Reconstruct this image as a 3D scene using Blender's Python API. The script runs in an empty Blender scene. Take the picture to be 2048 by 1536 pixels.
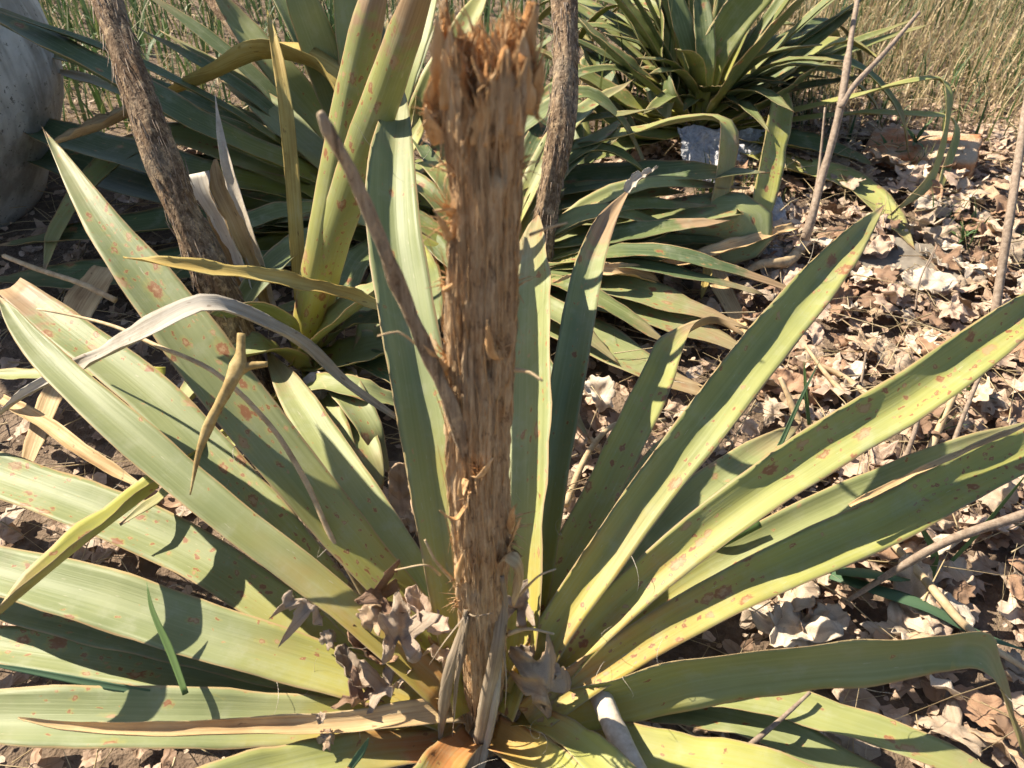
import bpy, math, random
import numpy as np
from mathutils import Vector, Matrix, noise as mn

random.seed(7); np.random.seed(7); DBG = False
# ------------------------------------------------------------------ camera
F_PX = 1620.0; PITCH = math.radians(40.0); CAM_H = 0.626
cd = bpy.data.cameras.new("camera")
cd.sensor_fit = 'HORIZONTAL'; cd.sensor_width = 4.8; cd.lens = 4.8 * F_PX / 2048.0
cd.clip_start = 0.01; cd.clip_end = 200.0
cd.dof.use_dof = True; cd.dof.focus_distance = 0.80; cd.dof.aperture_fstop = 2.0
cam = bpy.data.objects.new("camera", cd)
bpy.context.scene.collection.objects.link(cam)
cam.location = (0, 0, CAM_H); cam.rotation_euler = (math.pi / 2 - PITCH, 0, 0)
sc = bpy.context.scene; sc.camera = cam
# ------------------------------------------------------------------ sky and sun
SUN_EL = math.radians(45.0)
SUN_AZ = math.radians(-63.0)          # from +Y (behind the plants), negative = to the left
world = bpy.data.worlds.new("World"); sc.world = world; world.use_nodes = True
wn = world.node_tree; bg = wn.nodes["Background"]
sky = wn.nodes.new("ShaderNodeTexSky"); sky.sky_type = 'NISHITA'; sky.sun_disc = False
sky.sun_elevation = SUN_EL; sky.sun_rotation = SUN_AZ
wn.links.new(sky.outputs[0], bg.inputs[0]); bg.inputs[1].default_value = 0.072
sd = bpy.data.lights.new("sun", 'SUN'); sd.energy = 5.0; sd.angle = math.radians(0.53); sd.color = (1.0, 0.91, 0.75)
sun = bpy.data.objects.new("sun", sd); sc.collection.objects.link(sun)
to_sun = Vector((math.sin(SUN_AZ) * math.cos(SUN_EL), math.cos(SUN_AZ) * math.cos(SUN_EL), math.sin(SUN_EL)))
sun.rotation_euler = to_sun.to_track_quat('Z', 'Y').to_euler(); sun.location = to_sun * 5
vs = sc.view_settings; vs.view_transform = 'Standard'; vs.look = 'None'; vs.exposure = 1.2; vs.gamma = 1.0; vs.use_curve_mapping = False
sc.cycles.max_bounces = 5; sc.cycles.use_adaptive_sampling = True; sc.cycles.adaptive_threshold = 0.03; sc.cycles.transparent_max_bounces = 8
sc.cycles.use_denoising = True

# ------------------------------------------------------------------ helpers: places
CO = Vector((0, 0, CAM_H)); FW = Vector((0, math.cos(PITCH), -math.sin(PITCH))); UP = Vector((0, math.sin(PITCH), math.cos(PITCH)))
RT = Vector((1, 0, 0)); ZV = Vector((0, 0, 1))
def ray(px, py): return FW + RT * ((px - 1024) / F_PX) + UP * ((768 - py) / F_PX)
def G(px, py, h=0.0):
    d = ray(px, py); return CO + d * ((h - CAM_H) / d.z)
def V(px, py, Y):
    d = ray(px, py); return CO + d * (Y / d.y)
def proj(p):
    q = p - CO; z = q.dot(FW); return (1024 + F_PX * q.dot(RT) / z, 768 - F_PX * q.dot(UP) / z, z)
def lerp(a, b, t): return a + (b - a) * t
def itp(tab, t):
    if t <= tab[0][0]: return tab[0][1]
    for (a, va), (b, vb) in zip(tab, tab[1:]):
        if t <= b: return va + (vb - va) * (t - a) / (b - a)
    return tab[-1][1]
def catmull(P, n):
    Q = [P[0] * 2 - P[1]] + list(P) + [P[-1] * 2 - P[-2]]
    L = [0.0]
    for a, b in zip(P, P[1:]): L.append(L[-1] + (b - a).length)
    out = []
    for i in range(n + 1):
        s = L[-1] * i / n; k = 0
        while k < len(P) - 2 and s > L[k + 1]: k += 1
        t = (s - L[k]) / max(1e-9, L[k + 1] - L[k])
        p0, p1, p2, p3 = Q[k], Q[k + 1], Q[k + 2], Q[k + 3]
        d1, d0, d2 = max(1e-6, (p2 - p1).length), max(1e-6, (p1 - p0).length), max(1e-6, (p3 - p2).length)
        m1 = (p2 - p0) * (d1 / (d0 + d1)); m2 = (p3 - p1) * (d1 / (d1 + d2))
        t2, t3 = t * t, t * t * t
        out.append(p1 * (2 * t3 - 3 * t2 + 1) + m1 * (t3 - 2 * t2 + t) + p2 * (3 * t2 - 2 * t3) + m2 * (t3 - t2))
    return out, L[-1]

# ------------------------------------------------------------------ helpers: objects
COL = sc.collection
def empty(name, loc, label=None, cat=None, group=None):
    o = bpy.data.objects.new(name, None); COL.objects.link(o); o.location = loc; o.empty_display_size = 0.05
    tag(o, label, cat, group); return o
def tag(o, label=None, cat=None, group=None, kind=None):
    if label: o["label"] = label
    if cat: o["category"] = cat
    if group: o["group"] = group
    if kind: o["kind"] = kind
    return o
def mesh(name, verts, faces, mat, uv=None, uv2=None, smooth=True):
    me = bpy.data.meshes.new(name)
    me.from_pydata([tuple(v) for v in verts], [], faces)
    if smooth: me.polygons.foreach_set("use_smooth", [True] * len(me.polygons))
    li = np.empty(len(me.loops), dtype=np.int32); me.loops.foreach_get("vertex_index", li)
    for nm, u in (("UVMap", uv), ("norm", uv2)):
        if u is not None:
            l = me.uv_layers.new(name=nm); a = np.asarray(u, dtype=np.float32)[li]
            l.data.foreach_set("uv", a.ravel())
    me.materials.append(mat); me.update(); return me
def link(name, me, parent=None, color=None):
    o = bpy.data.objects.new(name, me); COL.objects.link(o)
    if parent:
        o.parent = parent
        if parent.parent is None: o.matrix_parent_inverse = Matrix.Translation(-Vector(parent.location))
    if color: o.color = color
    return o
def own(o, label, cat, group=None):
    """give a world-space mesh its origin at its base"""
    me = o.data; c = np.empty(len(me.vertices) * 3); me.vertices.foreach_get("co", c); c = c.reshape(-1, 3)
    b = np.array([(c[:, 0].min() + c[:, 0].max()) / 2, (c[:, 1].min() + c[:, 1].max()) / 2, c[:, 2].min()])
    me.vertices.foreach_set("co", (c - b).ravel()); o.location = b; me.update(); tag(o, label, cat, group); return o

def frames(C, side=None):
    n = len(C); T = []
    for i in range(n):
        d = C[min(i + 1, n - 1)] - C[max(i - 1, 0)]; T.append(d.normalized())
    S = Vector(side) if side is not None else T[0].cross(ZV)
    if S.length < 1e-4: S = Vector((1, 0, 0))
    S = (S - T[0] * S.dot(T[0])).normalized(); out = []
    for i in range(n):
        if i: S = T[i - 1].rotation_difference(T[i]) @ S; S = (S - T[i] * S.dot(T[i])).normalized()
        out.append((T[i], S.copy(), S.cross(T[i]).normalized()))
    return out

PROF = [(0, .66), (.08, .62), (.2, .78), (.38, .96), (.5, 1), (.64, .93), (.78, .70), (.9, .38), (.97, .13), (1, .015)]
def blade_mesh(name, P, w, mat, arc=.9, vee=.12, roll=0, n=30, nu=8, prof=PROF, wave=.0, th=.0013, side=None, seed=0, trim=1.0, jag=0.0):
    """a leaf: channelled, tapering, with thickness. arc/roll may be tables over 0..1"""
    C, L = catmull(P, n); fr = frames(C, side)
    vt, uv, uv2 = [], [], []
    ph = seed * 1.7
    for layer in (0, 1):
        for i in range(n + 1):
            t = i / n; T, S, N = fr[i]
            r = math.radians(itp(roll, t) if isinstance(roll, list) else roll)
            S2 = S * math.cos(r) + N * math.sin(r); N2 = N * math.cos(r) - S * math.sin(r)
            A = itp(arc, t) if isinstance(arc, list) else arc
            ww = w * itp(prof, t * trim) * .5
            for j in range(nu + 1):
                u = -1 + 2 * j / nu
                if A > 1e-3:
                    a = u * A / 2; x = math.sin(a) / (A / 2); z = (1 - math.cos(a)) / (A / 2)
                else: x, z = u, 0
                z += vee * abs(u)
                wz = wave * (math.sin(t * 21 + ph + (0 if u < 0 else 1.9)) + .6 * math.sin(t * 47 + ph * 2 + u)) * u * u
                lw = 1 + .012 * math.sin(t * 60 + ph) * (abs(u) > .9) + .03 * mn.noise((t * 14, u * .6, ph))
                if jag: lw += jag * mn.noise((t * 30, u, ph)) * abs(u)
                p = C[i] + S2 * (x * ww * lw) + N2 * (z * ww + wz)
                if layer: p = p - N2 * (th * (1 - .7 * u * u))
                vt.append(p); uv.append((t * L, u * ww)); uv2.append((t * trim, u * .5 + .5))
    fc = []; m = nu + 1; K = (n + 1) * m
    for i in range(n):
        for j in range(nu):
            a = i * m + j; fc.append((a, a + 1, a + m + 1, a + m)); b = a + K; fc.append((b + m, b + m + 1, b + 1, b))
        for j in (0, nu):
            a = i * m + j; q = (a, a + m, a + m + K, a + K); fc.append(q if j == 0 else q[::-1])
    for i in (0, n):
        for j in range(nu):
            a = i * m + j; q = (a, a + K, a + 1 + K, a + 1); fc.append(q if i == 0 else q[::-1])
    return mesh(name, vt, fc, mat, uv, uv2), L

def px_width(P, wpx, t=.5, roll=0, side=None):
    C, L = catmull(P, 20); fr = frames(C, side); i = int(20 * t); T, S, N = fr[i]
    r = math.radians(roll); S2 = S * math.cos(r) + N * math.sin(r)
    a = proj(C[i] - S2 * .01); b = proj(C[i] + S2 * .01); c = proj(C[i] + T * .01); d = proj(C[i] - T * .01)
    tx, ty = c[0] - d[0], c[1] - d[1]; l = math.hypot(tx, ty) + 1e-9; tx /= l; ty /= l
    wx, wy = b[0] - a[0], b[1] - a[1]; perp = abs(wx * ty - wy * tx) / .02
    return min(.085, wpx / max(perp, 1e-6))

def tube_mesh(name, P, R, mat, seg=10, n=24, rough=0.0, seed=0, cap=True, freq=60, flat=1.0):
    C, L = catmull(P, n); fr = frames(C); vt, uv, fc = [], [], []
    for i in range(n + 1):
        t = i / n; r = itp(R, t) if isinstance(R, list) else R; T, S, N = fr[i]
        for j in range(seg):
            a = 2 * math.pi * j / seg; k = 1
            if rough: k += rough * mn.noise((math.cos(a) * 1.3 + seed, math.sin(a) * 1.3, t * L * freq)) + rough * .7 * mn.noise((math.cos(a) * 4 + seed, math.sin(a) * 4, t * L * freq * .6)) + rough * .5 * mn.noise((math.cos(a) * 10 + seed, math.sin(a) * 10, t * L * freq * .7))
            vt.append(C[i] + (S * math.cos(a) + N * math.sin(a) * flat) * r * k); uv.append((t * L, j / seg))
    for i in range(n):
        for j in range(seg):
            a = i * seg + j; b = i * seg + (j + 1) % seg; fc.append((a, b, b + seg, a + seg))
    if cap:
        fc.append(tuple(range(seg))[::-1]); fc.append(tuple(n * seg + j for j in range(seg)))
    return mesh(name, vt, fc, mat, uv)

# ------------------------------------------------------------------ helpers: materials
class NT:
    def __init__(s, name):
        s.m = bpy.data.materials.new(name); s.m.use_nodes = True; s.t = s.m.node_tree
        s.b = s.t.nodes["Principled BSDF"]; s.out = s.t.nodes["Material Output"]
    def n(s, ty, **k):
        x = s.t.nodes.new("ShaderNode" + ty)
        for a, v in k.items(): setattr(x, a, v)
        return x
    def w(s, v, sock):
        if isinstance(v, bpy.types.NodeSocket): s.t.links.new(v, sock)
        elif isinstance(v, tuple) and len(v) == 3 and sock.type == 'RGBA': sock.default_value = (*v, 1)
        else: sock.default_value = v
    def math(s, op, a, b=0.0, c=0.0, clamp=False):
        x = s.n("Math", operation=op, use_clamp=clamp); s.w(a, x.inputs[0]); s.w(b, x.inputs[1]); s.w(c, x.inputs[2]); return x.outputs[0]
    def mix(s, f, a, b, mode='MIX'):
        x = s.n("Mix", data_type='RGBA', blend_type=mode); s.w(f, x.inputs[0]); s.w(a, x.inputs[6]); s.w(b, x.inputs[7]); return x.outputs[2]
    def step(s, v, a, b):
        x = s.n("MapRange", interpolation_type='SMOOTHSTEP'); s.w(v, x.inputs[0]); s.w(a, x.inputs[1]); s.w(b, x.inputs[2]); return x.outputs[0]
    def ramp(s, v, stops):
        x = s.n("ValToRGB"); r = x.color_ramp
        while len(r.elements) < len(stops): r.elements.new(.5)
        for e, (p, c) in zip(r.elements, stops): e.position = p; e.color = (*c, 1)
        s.w(v, x.inputs[0]); return x.outputs[0]
    def noise(s, vec, scale, detail=3, rough=.55, dim='3D'):
        x = s.n("TexNoise", noise_dimensions=dim); s.w(vec, x.inputs["Vector"]); x.inputs["Scale"].default_value = scale
        x.inputs["Detail"].default_value = detail; x.inputs["Roughness"].default_value = rough; return x.outputs[0]
    def scale(s, vec, k, off=None):
        x = s.n("Mapping"); s.w(vec, x.inputs[0]); x.inputs[3].default_value = k
        if off is not None: s.w(off, x.inputs[1])
        return x.outputs[0]
    def uv(s, name):
        return s.n("UVMap", uv_map=name).outputs[0]
    def bump(s, h, strength, dist):
        x = s.n("Bump"); x.inputs["Strength"].default_value = strength; x.inputs["Distance"].default_value = dist
        s.w(h, x.inputs["Height"]); s.t.links.new(x.outputs[0], s.b.inputs["Normal"]); return x.outputs[0]
    def fin(s, col, rough=.6, spec=.4, trans=None, tcol=None):
        s.w(col, s.b.inputs["Base Color"]); s.w(rough, s.b.inputs["Roughness"]); s.b.inputs["Specular IOR Level"].default_value = spec
        if trans is not None:
            tr = s.n("BsdfTranslucent"); s.w(tcol if tcol is not None else col, tr.inputs[0]); mx = s.n("MixShader")
            s.w(trans, mx.inputs[0]); s.t.links.new(s.b.outputs[0], mx.inputs[1]); s.t.links.new(tr.outputs[0], mx.inputs[2])
            s.t.links.new(mx.outputs[0], s.out.inputs[0])
        return s.m

def comb(s, x, y, z=0.0):
    c = s.n("CombineXYZ"); s.w(x, c.inputs[0]); s.w(y, c.inputs[1]); s.w(z, c.inputs[2]); return c.outputs[0]

def mat_leaf(name="yucca_leaf", g=1.0):
    """living yucca leaf; object colour = (spots, yellowing, orange base, brown tip)"""
    s = NT(name); oi = s.n("ObjectInfo"); sp = s.n("SeparateColor"); s.t.links.new(oi.outputs["Color"], sp.inputs[0])
    spots, yel, orange, tipb, rnd = sp.outputs[0], sp.outputs[1], sp.outputs[2], oi.outputs["Alpha"], oi.outputs["Random"]
    m = s.uv("UVMap"); nn = s.n("SeparateXYZ"); s.t.links.new(s.uv("norm"), nn.inputs[0]); t, v = nn.outputs[0], nn.outputs[1]
    off = comb(s, s.math('MULTIPLY', rnd, 37.0), s.math('MULTIPLY', rnd, 11.0))
    mo = s.n("VectorMath", operation='ADD'); s.t.links.new(m, mo.inputs[0]); s.t.links.new(off, mo.inputs[1]); mo = mo.outputs[0]
    big = s.noise(mo, 14, 3); fine = s.noise(s.scale(mo, (6, 420, 1)), 1, 3, .6); mid = s.noise(s.scale(mo, (5, 110, 1)), 1, 2)
    green = s.ramp(big, [(.3, (.155, .190, .080)), (.5, (.205, .235, .108)), (.72, (.26, .28, .145))])
    green = s.mix(s.math('MULTIPLY', mid, .45), green, (.28, .30, .135))
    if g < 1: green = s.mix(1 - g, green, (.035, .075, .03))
    tb = s.math('ADD', t, s.math('MULTIPLY', s.math('SUBTRACT', big, .5), .25))
    # yellow towards the base, orange brown at the very base
    ylw = s.math('MAXIMUM', s.math('SUBTRACT', 1.0, s.step(tb, .03, .44)), s.math('MULTIPLY', yel, s.step(big, .25, .7)))
    col = s.mix(s.math('MULTIPLY', ylw, .85), green, (.43, .41, .065))
    col = s.mix(s.math('MULTIPLY', yel, .6), col, (.45, .40, .065))
    og = s.math('MULTIPLY', orange, s.math('SUBTRACT', 1.0, s.step(tb, .08, .42)))
    patch = s.step(s.noise(s.scale(mo, (14, 30, 1)), 1, 2), .45, .62)
    col = s.mix(s.math('MULTIPLY', og, s.math('ADD', .35, s.math('MULTIPLY', patch, .6))), col, (.46, .20, .07))
    col = s.mix(s.math('MULTIPLY', s.step(fine, .42, .75), .30), col, (.38, .40, .20))
    col = s.mix(s.math('MULTIPLY', s.step(s.noise(s.scale(mo, (3, 240, 1)), 1, 2), .56, .68), .13), col, (.085, .105, .03))
    # lesions: rust rings with a tan heart
    dist = s.n("VectorMath", operation='ADD'); nz = s.n("TexNoise"); s.w(mo, nz.inputs["Vector"]); nz.inputs["Scale"].default_value = 160; nz.inputs["Detail"].default_value = 2
    sc1 = s.n("VectorMath", operation='SCALE'); s.t.links.new(nz.outputs[1], sc1.inputs[0]); sc1.inputs[3].default_value = .007
    s.t.links.new(mo, dist.inputs[0]); s.t.links.new(sc1.outputs[0], dist.inputs[1])
    lesion = 0.0; rimm = 0.0
    clus = s.step(s.noise(s.scale(mo, (11, 17, 1)), 1, 2), .38, .58)
    wob = s.math('MULTIPLY', s.math('SUBTRACT', s.noise(s.scale(mo, (1, 1.7, 1)), 330, 3, .6), .5), 1.5)
    for k, (sca, size) in enumerate((((34, 66, 1), .9), ((95, 170, 1), .8))):
        vo = s.n("TexVoronoi", voronoi_dimensions='2D'); s.w(s.scale(dist.outputs[0], sca), vo.inputs["Vector"]); vo.inputs["Scale"].default_value = 1; vo.inputs["Randomness"].default_value = 1
        vc = s.n("SeparateColor"); s.t.links.new(vo.outputs["Color"], vc.inputs[0])
        on = s.math('LESS_THAN', vc.outputs[0], s.math('MULTIPLY', s.math('MULTIPLY', s.math('MULTIPLY', spots, s.math('MULTIPLY_ADD', v, 1.1, .45)), clus), 2.1 if k == 0 else 1.1))
        rad = s.math('MULTIPLY_ADD', s.math('POWER', vc.outputs[1], 2.2), .28 * size, .05)
        d = s.math('ADD', s.math('DIVIDE', vo.outputs["Distance"], rad), wob)
        inside = s.math('MULTIPLY', on, s.math('SUBTRACT', 1.0, s.step(d, .7, 1.15)))
        rim = s.math('MULTIPLY', inside, s.step(s.math('ADD', d, s.math('MULTIPLY', s.math('SUBTRACT', vc.outputs[2], .45), 1.2)), .1, .7))
        halo = s.math('MULTIPLY', on, s.math('SUBTRACT', 1.0, s.step(d, .8, 2.1)))
        lesion = s.math('MAXIMUM', lesion, inside); rimm = s.math('MAXIMUM', rimm, rim)
        col = s.mix(s.math('MULTIPLY', halo, .4), col, (.42, .36, .10))
    nick = s.step(s.noise(s.scale(mo, (60, 400, 1)), 1, 2), .70, .74); col = s.mix(s.math('MULTIPLY', nick, .5), col, (.46, .42, .28))
    col = s.mix(s.math('MULTIPLY', lesion, .85), col, (.42, .26, .14)); col = s.mix(s.math('MULTIPLY', rimm, .8), col, (.24, .085, .035))
    # margin and scorched tip
    ed = s.math('ABSOLUTE', s.math('SUBTRACT', v, .5))
    col = s.mix(s.step(s.math('ADD', ed, s.math('MULTIPLY', s.math('SUBTRACT', s.noise(s.scale(mo, (40, 40, 1)), 1, 3), .5), .07)), .455, .492), col, s.mix(big, (.34, .20, .09), (.50, .40, .20)))
    tip = s.math('MULTIPLY', tipb, s.step(s.math('ADD', t, s.math('MULTIPLY', s.math('SUBTRACT', s.noise(mo, 60, 3), .5), .3)), .74, .92))
    tip = s.math('MAXIMUM', tip, s.step(t, .96, .985))
    col = s.mix(tip, col, s.mix(fine, (.16, .09, .045), (.50, .35, .20)))
    bloom = s.step(s.noise(mo, 38, 5, .65), .48, .75); col = s.mix(s.math('MULTIPLY', bloom, .30), col, (.42, .42, .30))
    s.bump(s.math('ADD', s.math('MULTIPLY', fine, .7), s.math('MULTIPLY', mid, .6)), .6, .0008)
    return s.fin(col, s.math('MULTIPLY_ADD', bloom, .12, .50), .28, .13, s.mix(.5, col, (.42, .46, .05)))

def mat_straw(name, stops, bump=.5, tr=.12, rough=.65):
    """dead leaf blade with long fibres; object colour red darkens towards weathered"""
    s = NT(name); oi = s.n("ObjectInfo"); rnd = oi.outputs["Random"]; m = s.uv("UVMap")
    off = comb(s, s.math('MULTIPLY', rnd, 51.0), s.math('MULTIPLY', rnd, 17.0))
    mo = s.n("VectorMath", operation='ADD'); s.t.links.new(m, mo.inputs[0]); s.t.links.new(off, mo.inputs[1]); mo = mo.outputs[0]
    fib = s.noise(s.scale(mo, (9, 520, 1)), 1, 3, .65); big = s.noise(s.scale(mo, (16, 40, 1)), 1, 4, .6)
    f = s.math('ADD', s.math('MULTIPLY', fib, .45), s.math('MULTIPLY', big, .62))
    col = s.ramp(f, stops)
    sp = s.step(s.noise(s.scale(mo, (70, 160, 1)), 1, 2), .66, .72); col = s.mix(s.math('MULTIPLY', sp, .55), col, (.10, .055, .03))
    s.bump(fib, bump, .0012)
    return s.fin(col, rough, .3, tr, col)

def mat_stalk(name, stops, orange=.5, sz=1.0):
    s = NT(name); co = s.n("TexCoord").outputs["Object"]
    fib = s.noise(s.scale(co, (330 * sz, 330 * sz, 16)), 1, 4, .75); fib2 = s.noise(s.scale(co, (900 * sz, 900 * sz, 40)), 1, 3, .7)
    big = s.noise(s.scale(co, (38 * sz, 38 * sz, 11)), 1, 5, .65); med = s.noise(s.scale(co, (90 * sz, 90 * sz, 22)), 1, 4, .7)
    f = s.math('ADD', s.math('MULTIPLY', fib, .55), s.math('ADD', s.math('MULTIPLY', big, .26), s.math('MULTIPLY', fib2, .26)))
    col = s.ramp(f, stops)
    grey = s.math('MULTIPLY', s.step(s.noise(s.scale(co, (30 * sz, 30 * sz, 16)), 1, 4, .6), .50, .66), .40); col = s.mix(grey, col, s.mix(fib, (.10, .08, .06), (.46, .39, .30)))
    col = s.mix(s.math('MULTIPLY', s.step(med, .56, .68), orange), col, s.mix(fib2, (.30, .11, .03), (.60, .30, .09)))
    flake = s.noise(s.scale(co, (150 * sz, 150 * sz, 75)), 1, 5, .75); col = s.mix(s.math('MULTIPLY', s.step(flake, .52, .62), .45), col, (.62, .45, .27)); col = s.mix(s.math('MULTIPLY', s.math('SUBTRACT', 1.0, s.step(flake, .36, .44)), .6), col, (.09, .05, .028))
    crack = s.step(s.noise(s.scale(co, (420 * sz, 420 * sz, 12)), 1, 2, .5), .62, .72); col = s.mix(s.math('MULTIPLY', crack, .55), col, (.045, .026, .015))
    s.bump(s.math('ADD', s.math('ADD', fib, fib2), s.math('SUBTRACT', s.math('ADD', s.math('MULTIPLY', med, .5), s.math('MULTIPLY', flake, 1.2)), crack)), .8, .0018)
    return s.fin(col, .85, .15)

def mat_litter():
    s = NT("dry_leaf"); oi = s.n("ObjectInfo"); ge = s.n("NewGeometry")
    r = s.math('FRACT', s.math('ADD', s.math('MULTIPLY', oi.outputs["Random"], 3.7), ge.outputs["Random Per Island"]))
    co = s.n("TexCoord").outputs["Object"]; u = s.n("SeparateXYZ"); s.t.links.new(s.uv("UVMap"), u.inputs[0])
    base = s.ramp(r, [(0, (.38, .25, .17)), (.2, (.54, .385, .27)), (.4, (.61, .455, .335)), (.52, (.42, .275, .18)), (.66, (.57, .42, .31)), (.78, (.45, .345, .255)), (.9, (.65, .515, .395)), (1, (.29, .18, .115))])
    base = s.mix(oi.outputs['Alpha'], oi.outputs['Color'], base)
    nz = s.noise(co, 90, 4, .6); col = s.mix(s.math('MULTIPLY', s.step(nz, .35, .75), .5), base, s.mix(.55, base, (.16, .09, .05)))
    # midrib and side veins from the leaf's own coordinates
    x = s.math('ABSOLUTE', u.outputs[0]); mid = s.math('SUBTRACT', 1.0, s.step(x, .012, .05))
    saw = s.math('ABSOLUTE', s.math('SUBTRACT', s.math('FRACT', s.math('MULTIPLY', s.math('SUBTRACT', u.outputs[1], s.math('MULTIPLY', x, .8)), 3.2)), .5))
    vein = s.math('MAXIMUM', mid, s.math('MULTIPLY', s.math('SUBTRACT', 1.0, s.step(saw, .02, .07)), .7))
    col = s.mix(s.math('MULTIPLY', vein, .6), col, s.mix(.5, col, (.22, .12, .06)))
    sp = s.step(s.noise(co, 260, 2), .66, .74); col = s.mix(s.math('MULTIPLY', sp, .4), col, (.14, .08, .05))
    s.bump(s.math('ADD', nz, s.math('MULTIPLY', vein, -.4)), .5, .002)
    return s.fin(col, .62, .35, .16, col)

def mat_simple(name, stops, scale, rough=.8, bump=.4, bd=.002, spec=.3, tr=None, detail=5, stretch=None, metal=0):
    s = NT(name); co = s.n("TexCoord").outputs["Object"]
    if stretch: co = s.scale(co, stretch)
    nz = s.noise(co, scale, detail, .62); n2 = s.noise(co, scale * 4.3, 3, .6)
    col = s.ramp(s.math('ADD', s.math('MULTIPLY', nz, .7), s.math('MULTIPLY', n2, .3)), stops)
    s.bump(s.math('ADD', nz, s.math('MULTIPLY', n2, .5)), bump, bd); s.b.inputs["Metallic"].default_value = metal
    return s.fin(col, rough, spec, tr, col if tr else None)

def mat_grass(name, stops):
    s = NT(name); ge = s.n("NewGeometry"); u = s.n("SeparateXYZ"); s.t.links.new(s.uv("UVMap"), u.inputs[0]); oi = s.n("ObjectInfo")
    r = s.math('FRACT', s.math('ADD', ge.outputs["Random Per Island"], oi.outputs["Random"]))
    col = s.ramp(r, stops); col = s.mix(s.math('MULTIPLY', s.step(u.outputs[1], .7, 1.), .5), col, (.42, .33, .17))
    return s.fin(col, .55, .35, .25, col)

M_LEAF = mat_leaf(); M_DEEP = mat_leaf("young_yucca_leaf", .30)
M_STRAW = mat_straw("straw_leaf", [(.28, (.17, .10, .05)), (.45, (.42, .27, .13)), (.6, (.58, .42, .22)), (.75, (.66, .54, .34))])
M_GREY = mat_straw("weathered_leaf", [(.28, (.14, .115, .09)), (.45, (.30, .26, .205)), (.6, (.43, .385, .32)), (.75, (.56, .515, .44))])
M_HUSK = mat_straw("husk", [(.28, (.10, .07, .045)), (.45, (.24, .18, .12)), (.6, (.38, .30, .21)), (.75, (.54, .45, .34))])
M_SHOOT = mat_simple("dry_shoot", [(.3, (.18, .11, .04)), (.5, (.34, .235, .09)), (.7, (.48, .36, .17))], 70, .75, .6, .001)
M_OCHRE = mat_straw("ochre_leaf", [(.28, (.20, .11, .03)), (.45, (.38, .26, .07)), (.6, (.50, .38, .12)), (.75, (.55, .46, .20))])
M_STALK = mat_stalk("stalk_fibre", [(.33, (.13, .078, .042)), (.45, (.31, .19, .10)), (.54, (.47, .31, .17)), (.63, (.60, .43, .26)), (.73, (.72, .57, .38))], .45)
M_OLDSTALK = mat_stalk("old_stalk_fibre", [(.36, (.035, .022, .014)), (.48, (.11, .070, .043)), (.56, (.20, .135, .085)), (.68, (.40, .29, .19))], .12, .55)
M_SPLINT = mat_simple("splintered_wood", [(.3, (.30, .14, .05)), (.5, (.52, .31, .14)), (.7, (.72, .52, .32))], 30, .8, .7, .002, stretch=(6, 6, 1))
M_PITH = mat_simple("pith", [(.3, (.16, .07, .025)), (.5, (.42, .20, .07)), (.7, (.62, .36, .16))], 120, .9, .9, .004)
M_LITTER = mat_litter(); M_BRANCH = mat_stalk("branch_fibre", [(.34, (.10, .065, .04)), (.48, (.24, .17, .11)), (.58, (.36, .27, .18)), (.72, (.50, .40, .29))], .1, .8)
M_BLEACH = mat_straw("bleached_leaf", [(.28, (.32, .27, .21)), (.45, (.52, .46, .38)), (.6, (.66, .61, .53)), (.75, (.78, .75, .69))], .5, .2)
M_TWIG = mat_simple("twig_bark", [(.3, (.13, .09, .065)), (.5, (.25, .185, .135)), (.7, (.38, .30, .23))], 60, .75, .5, .001, stretch=(3, 3, 3))
M_TWIGTAN = mat_simple("tan_stem", [(.3, (.27, .18, .10)), (.5, (.45, .33, .19)), (.7, (.58, .46, .30))], 50, .7, .5, .001)
M_PALEWOOD = mat_simple("bleached_stem", [(.3, (.38, .31, .23)), (.5, (.54, .465, .365)), (.7, (.68, .61, .51))], 60, .7, .5, .001)
M_SOIL = mat_simple("soil", [(.3, (.07, .047, .032)), (.5, (.15, .105, .072)), (.7, (.28, .205, .145))], 28, .95, .9, .012)
M_GREENG = mat_grass("green_grass", [(0, (.04, .085, .025)), (.4, (.085, .14, .04)), (.7, (.07, .12, .055)), (1, (.17, .19, .06))])
M_DRYG = mat_grass("dry_grass", [(0, (.36, .26, .14)), (.4, (.52, .40, .22)), (.75, (.62, .50, .31)), (1, (.26, .18, .10))])
M_BLADE = mat_grass("grass_blade", [(0, (.10, .17, .05)), (.5, (.13, .20, .06)), (1, (.09, .16, .09))])

# ------------------------------------------------------------------ ground
def ground_z(x, y): return .012 * mn.noise((x * 2.1, y * 2.1, 3.3)) + .006 * mn.noise((x * 7, y * 7, 1.1))
def axis(lo, hi, fine_lo, fine_hi, nf):
    a = list(np.linspace(fine_lo, fine_hi, nf)); step = a[1] - a[0]; s = step
    while a[-1] < hi: s *= 1.35; a.append(a[-1] + s)
    s = step
    while a[0] > lo: s *= 1.35; a.insert(0, a[0] - s)
    return a
gx, gy = axis(-60, 60, -2.2, 2.6, 150), axis(-60, 90, -.6, 3.4, 130)
gv = [(x, y, (ground_z(x, y) - .012) if abs(x) < 6 and abs(y) < 8 else -.012) for y in gy for x in gx]
nx = len(gx)
gf = [(j * nx + i, j * nx + i + 1, (j + 1) * nx + i + 1, (j + 1) * nx + i) for j in range(len(gy) - 1) for i in range(nx - 1)]
tag(link("ground", mesh("ground", gv, gf, M_SOIL)), "bare brown soil under leaf litter", kind="structure")

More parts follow.
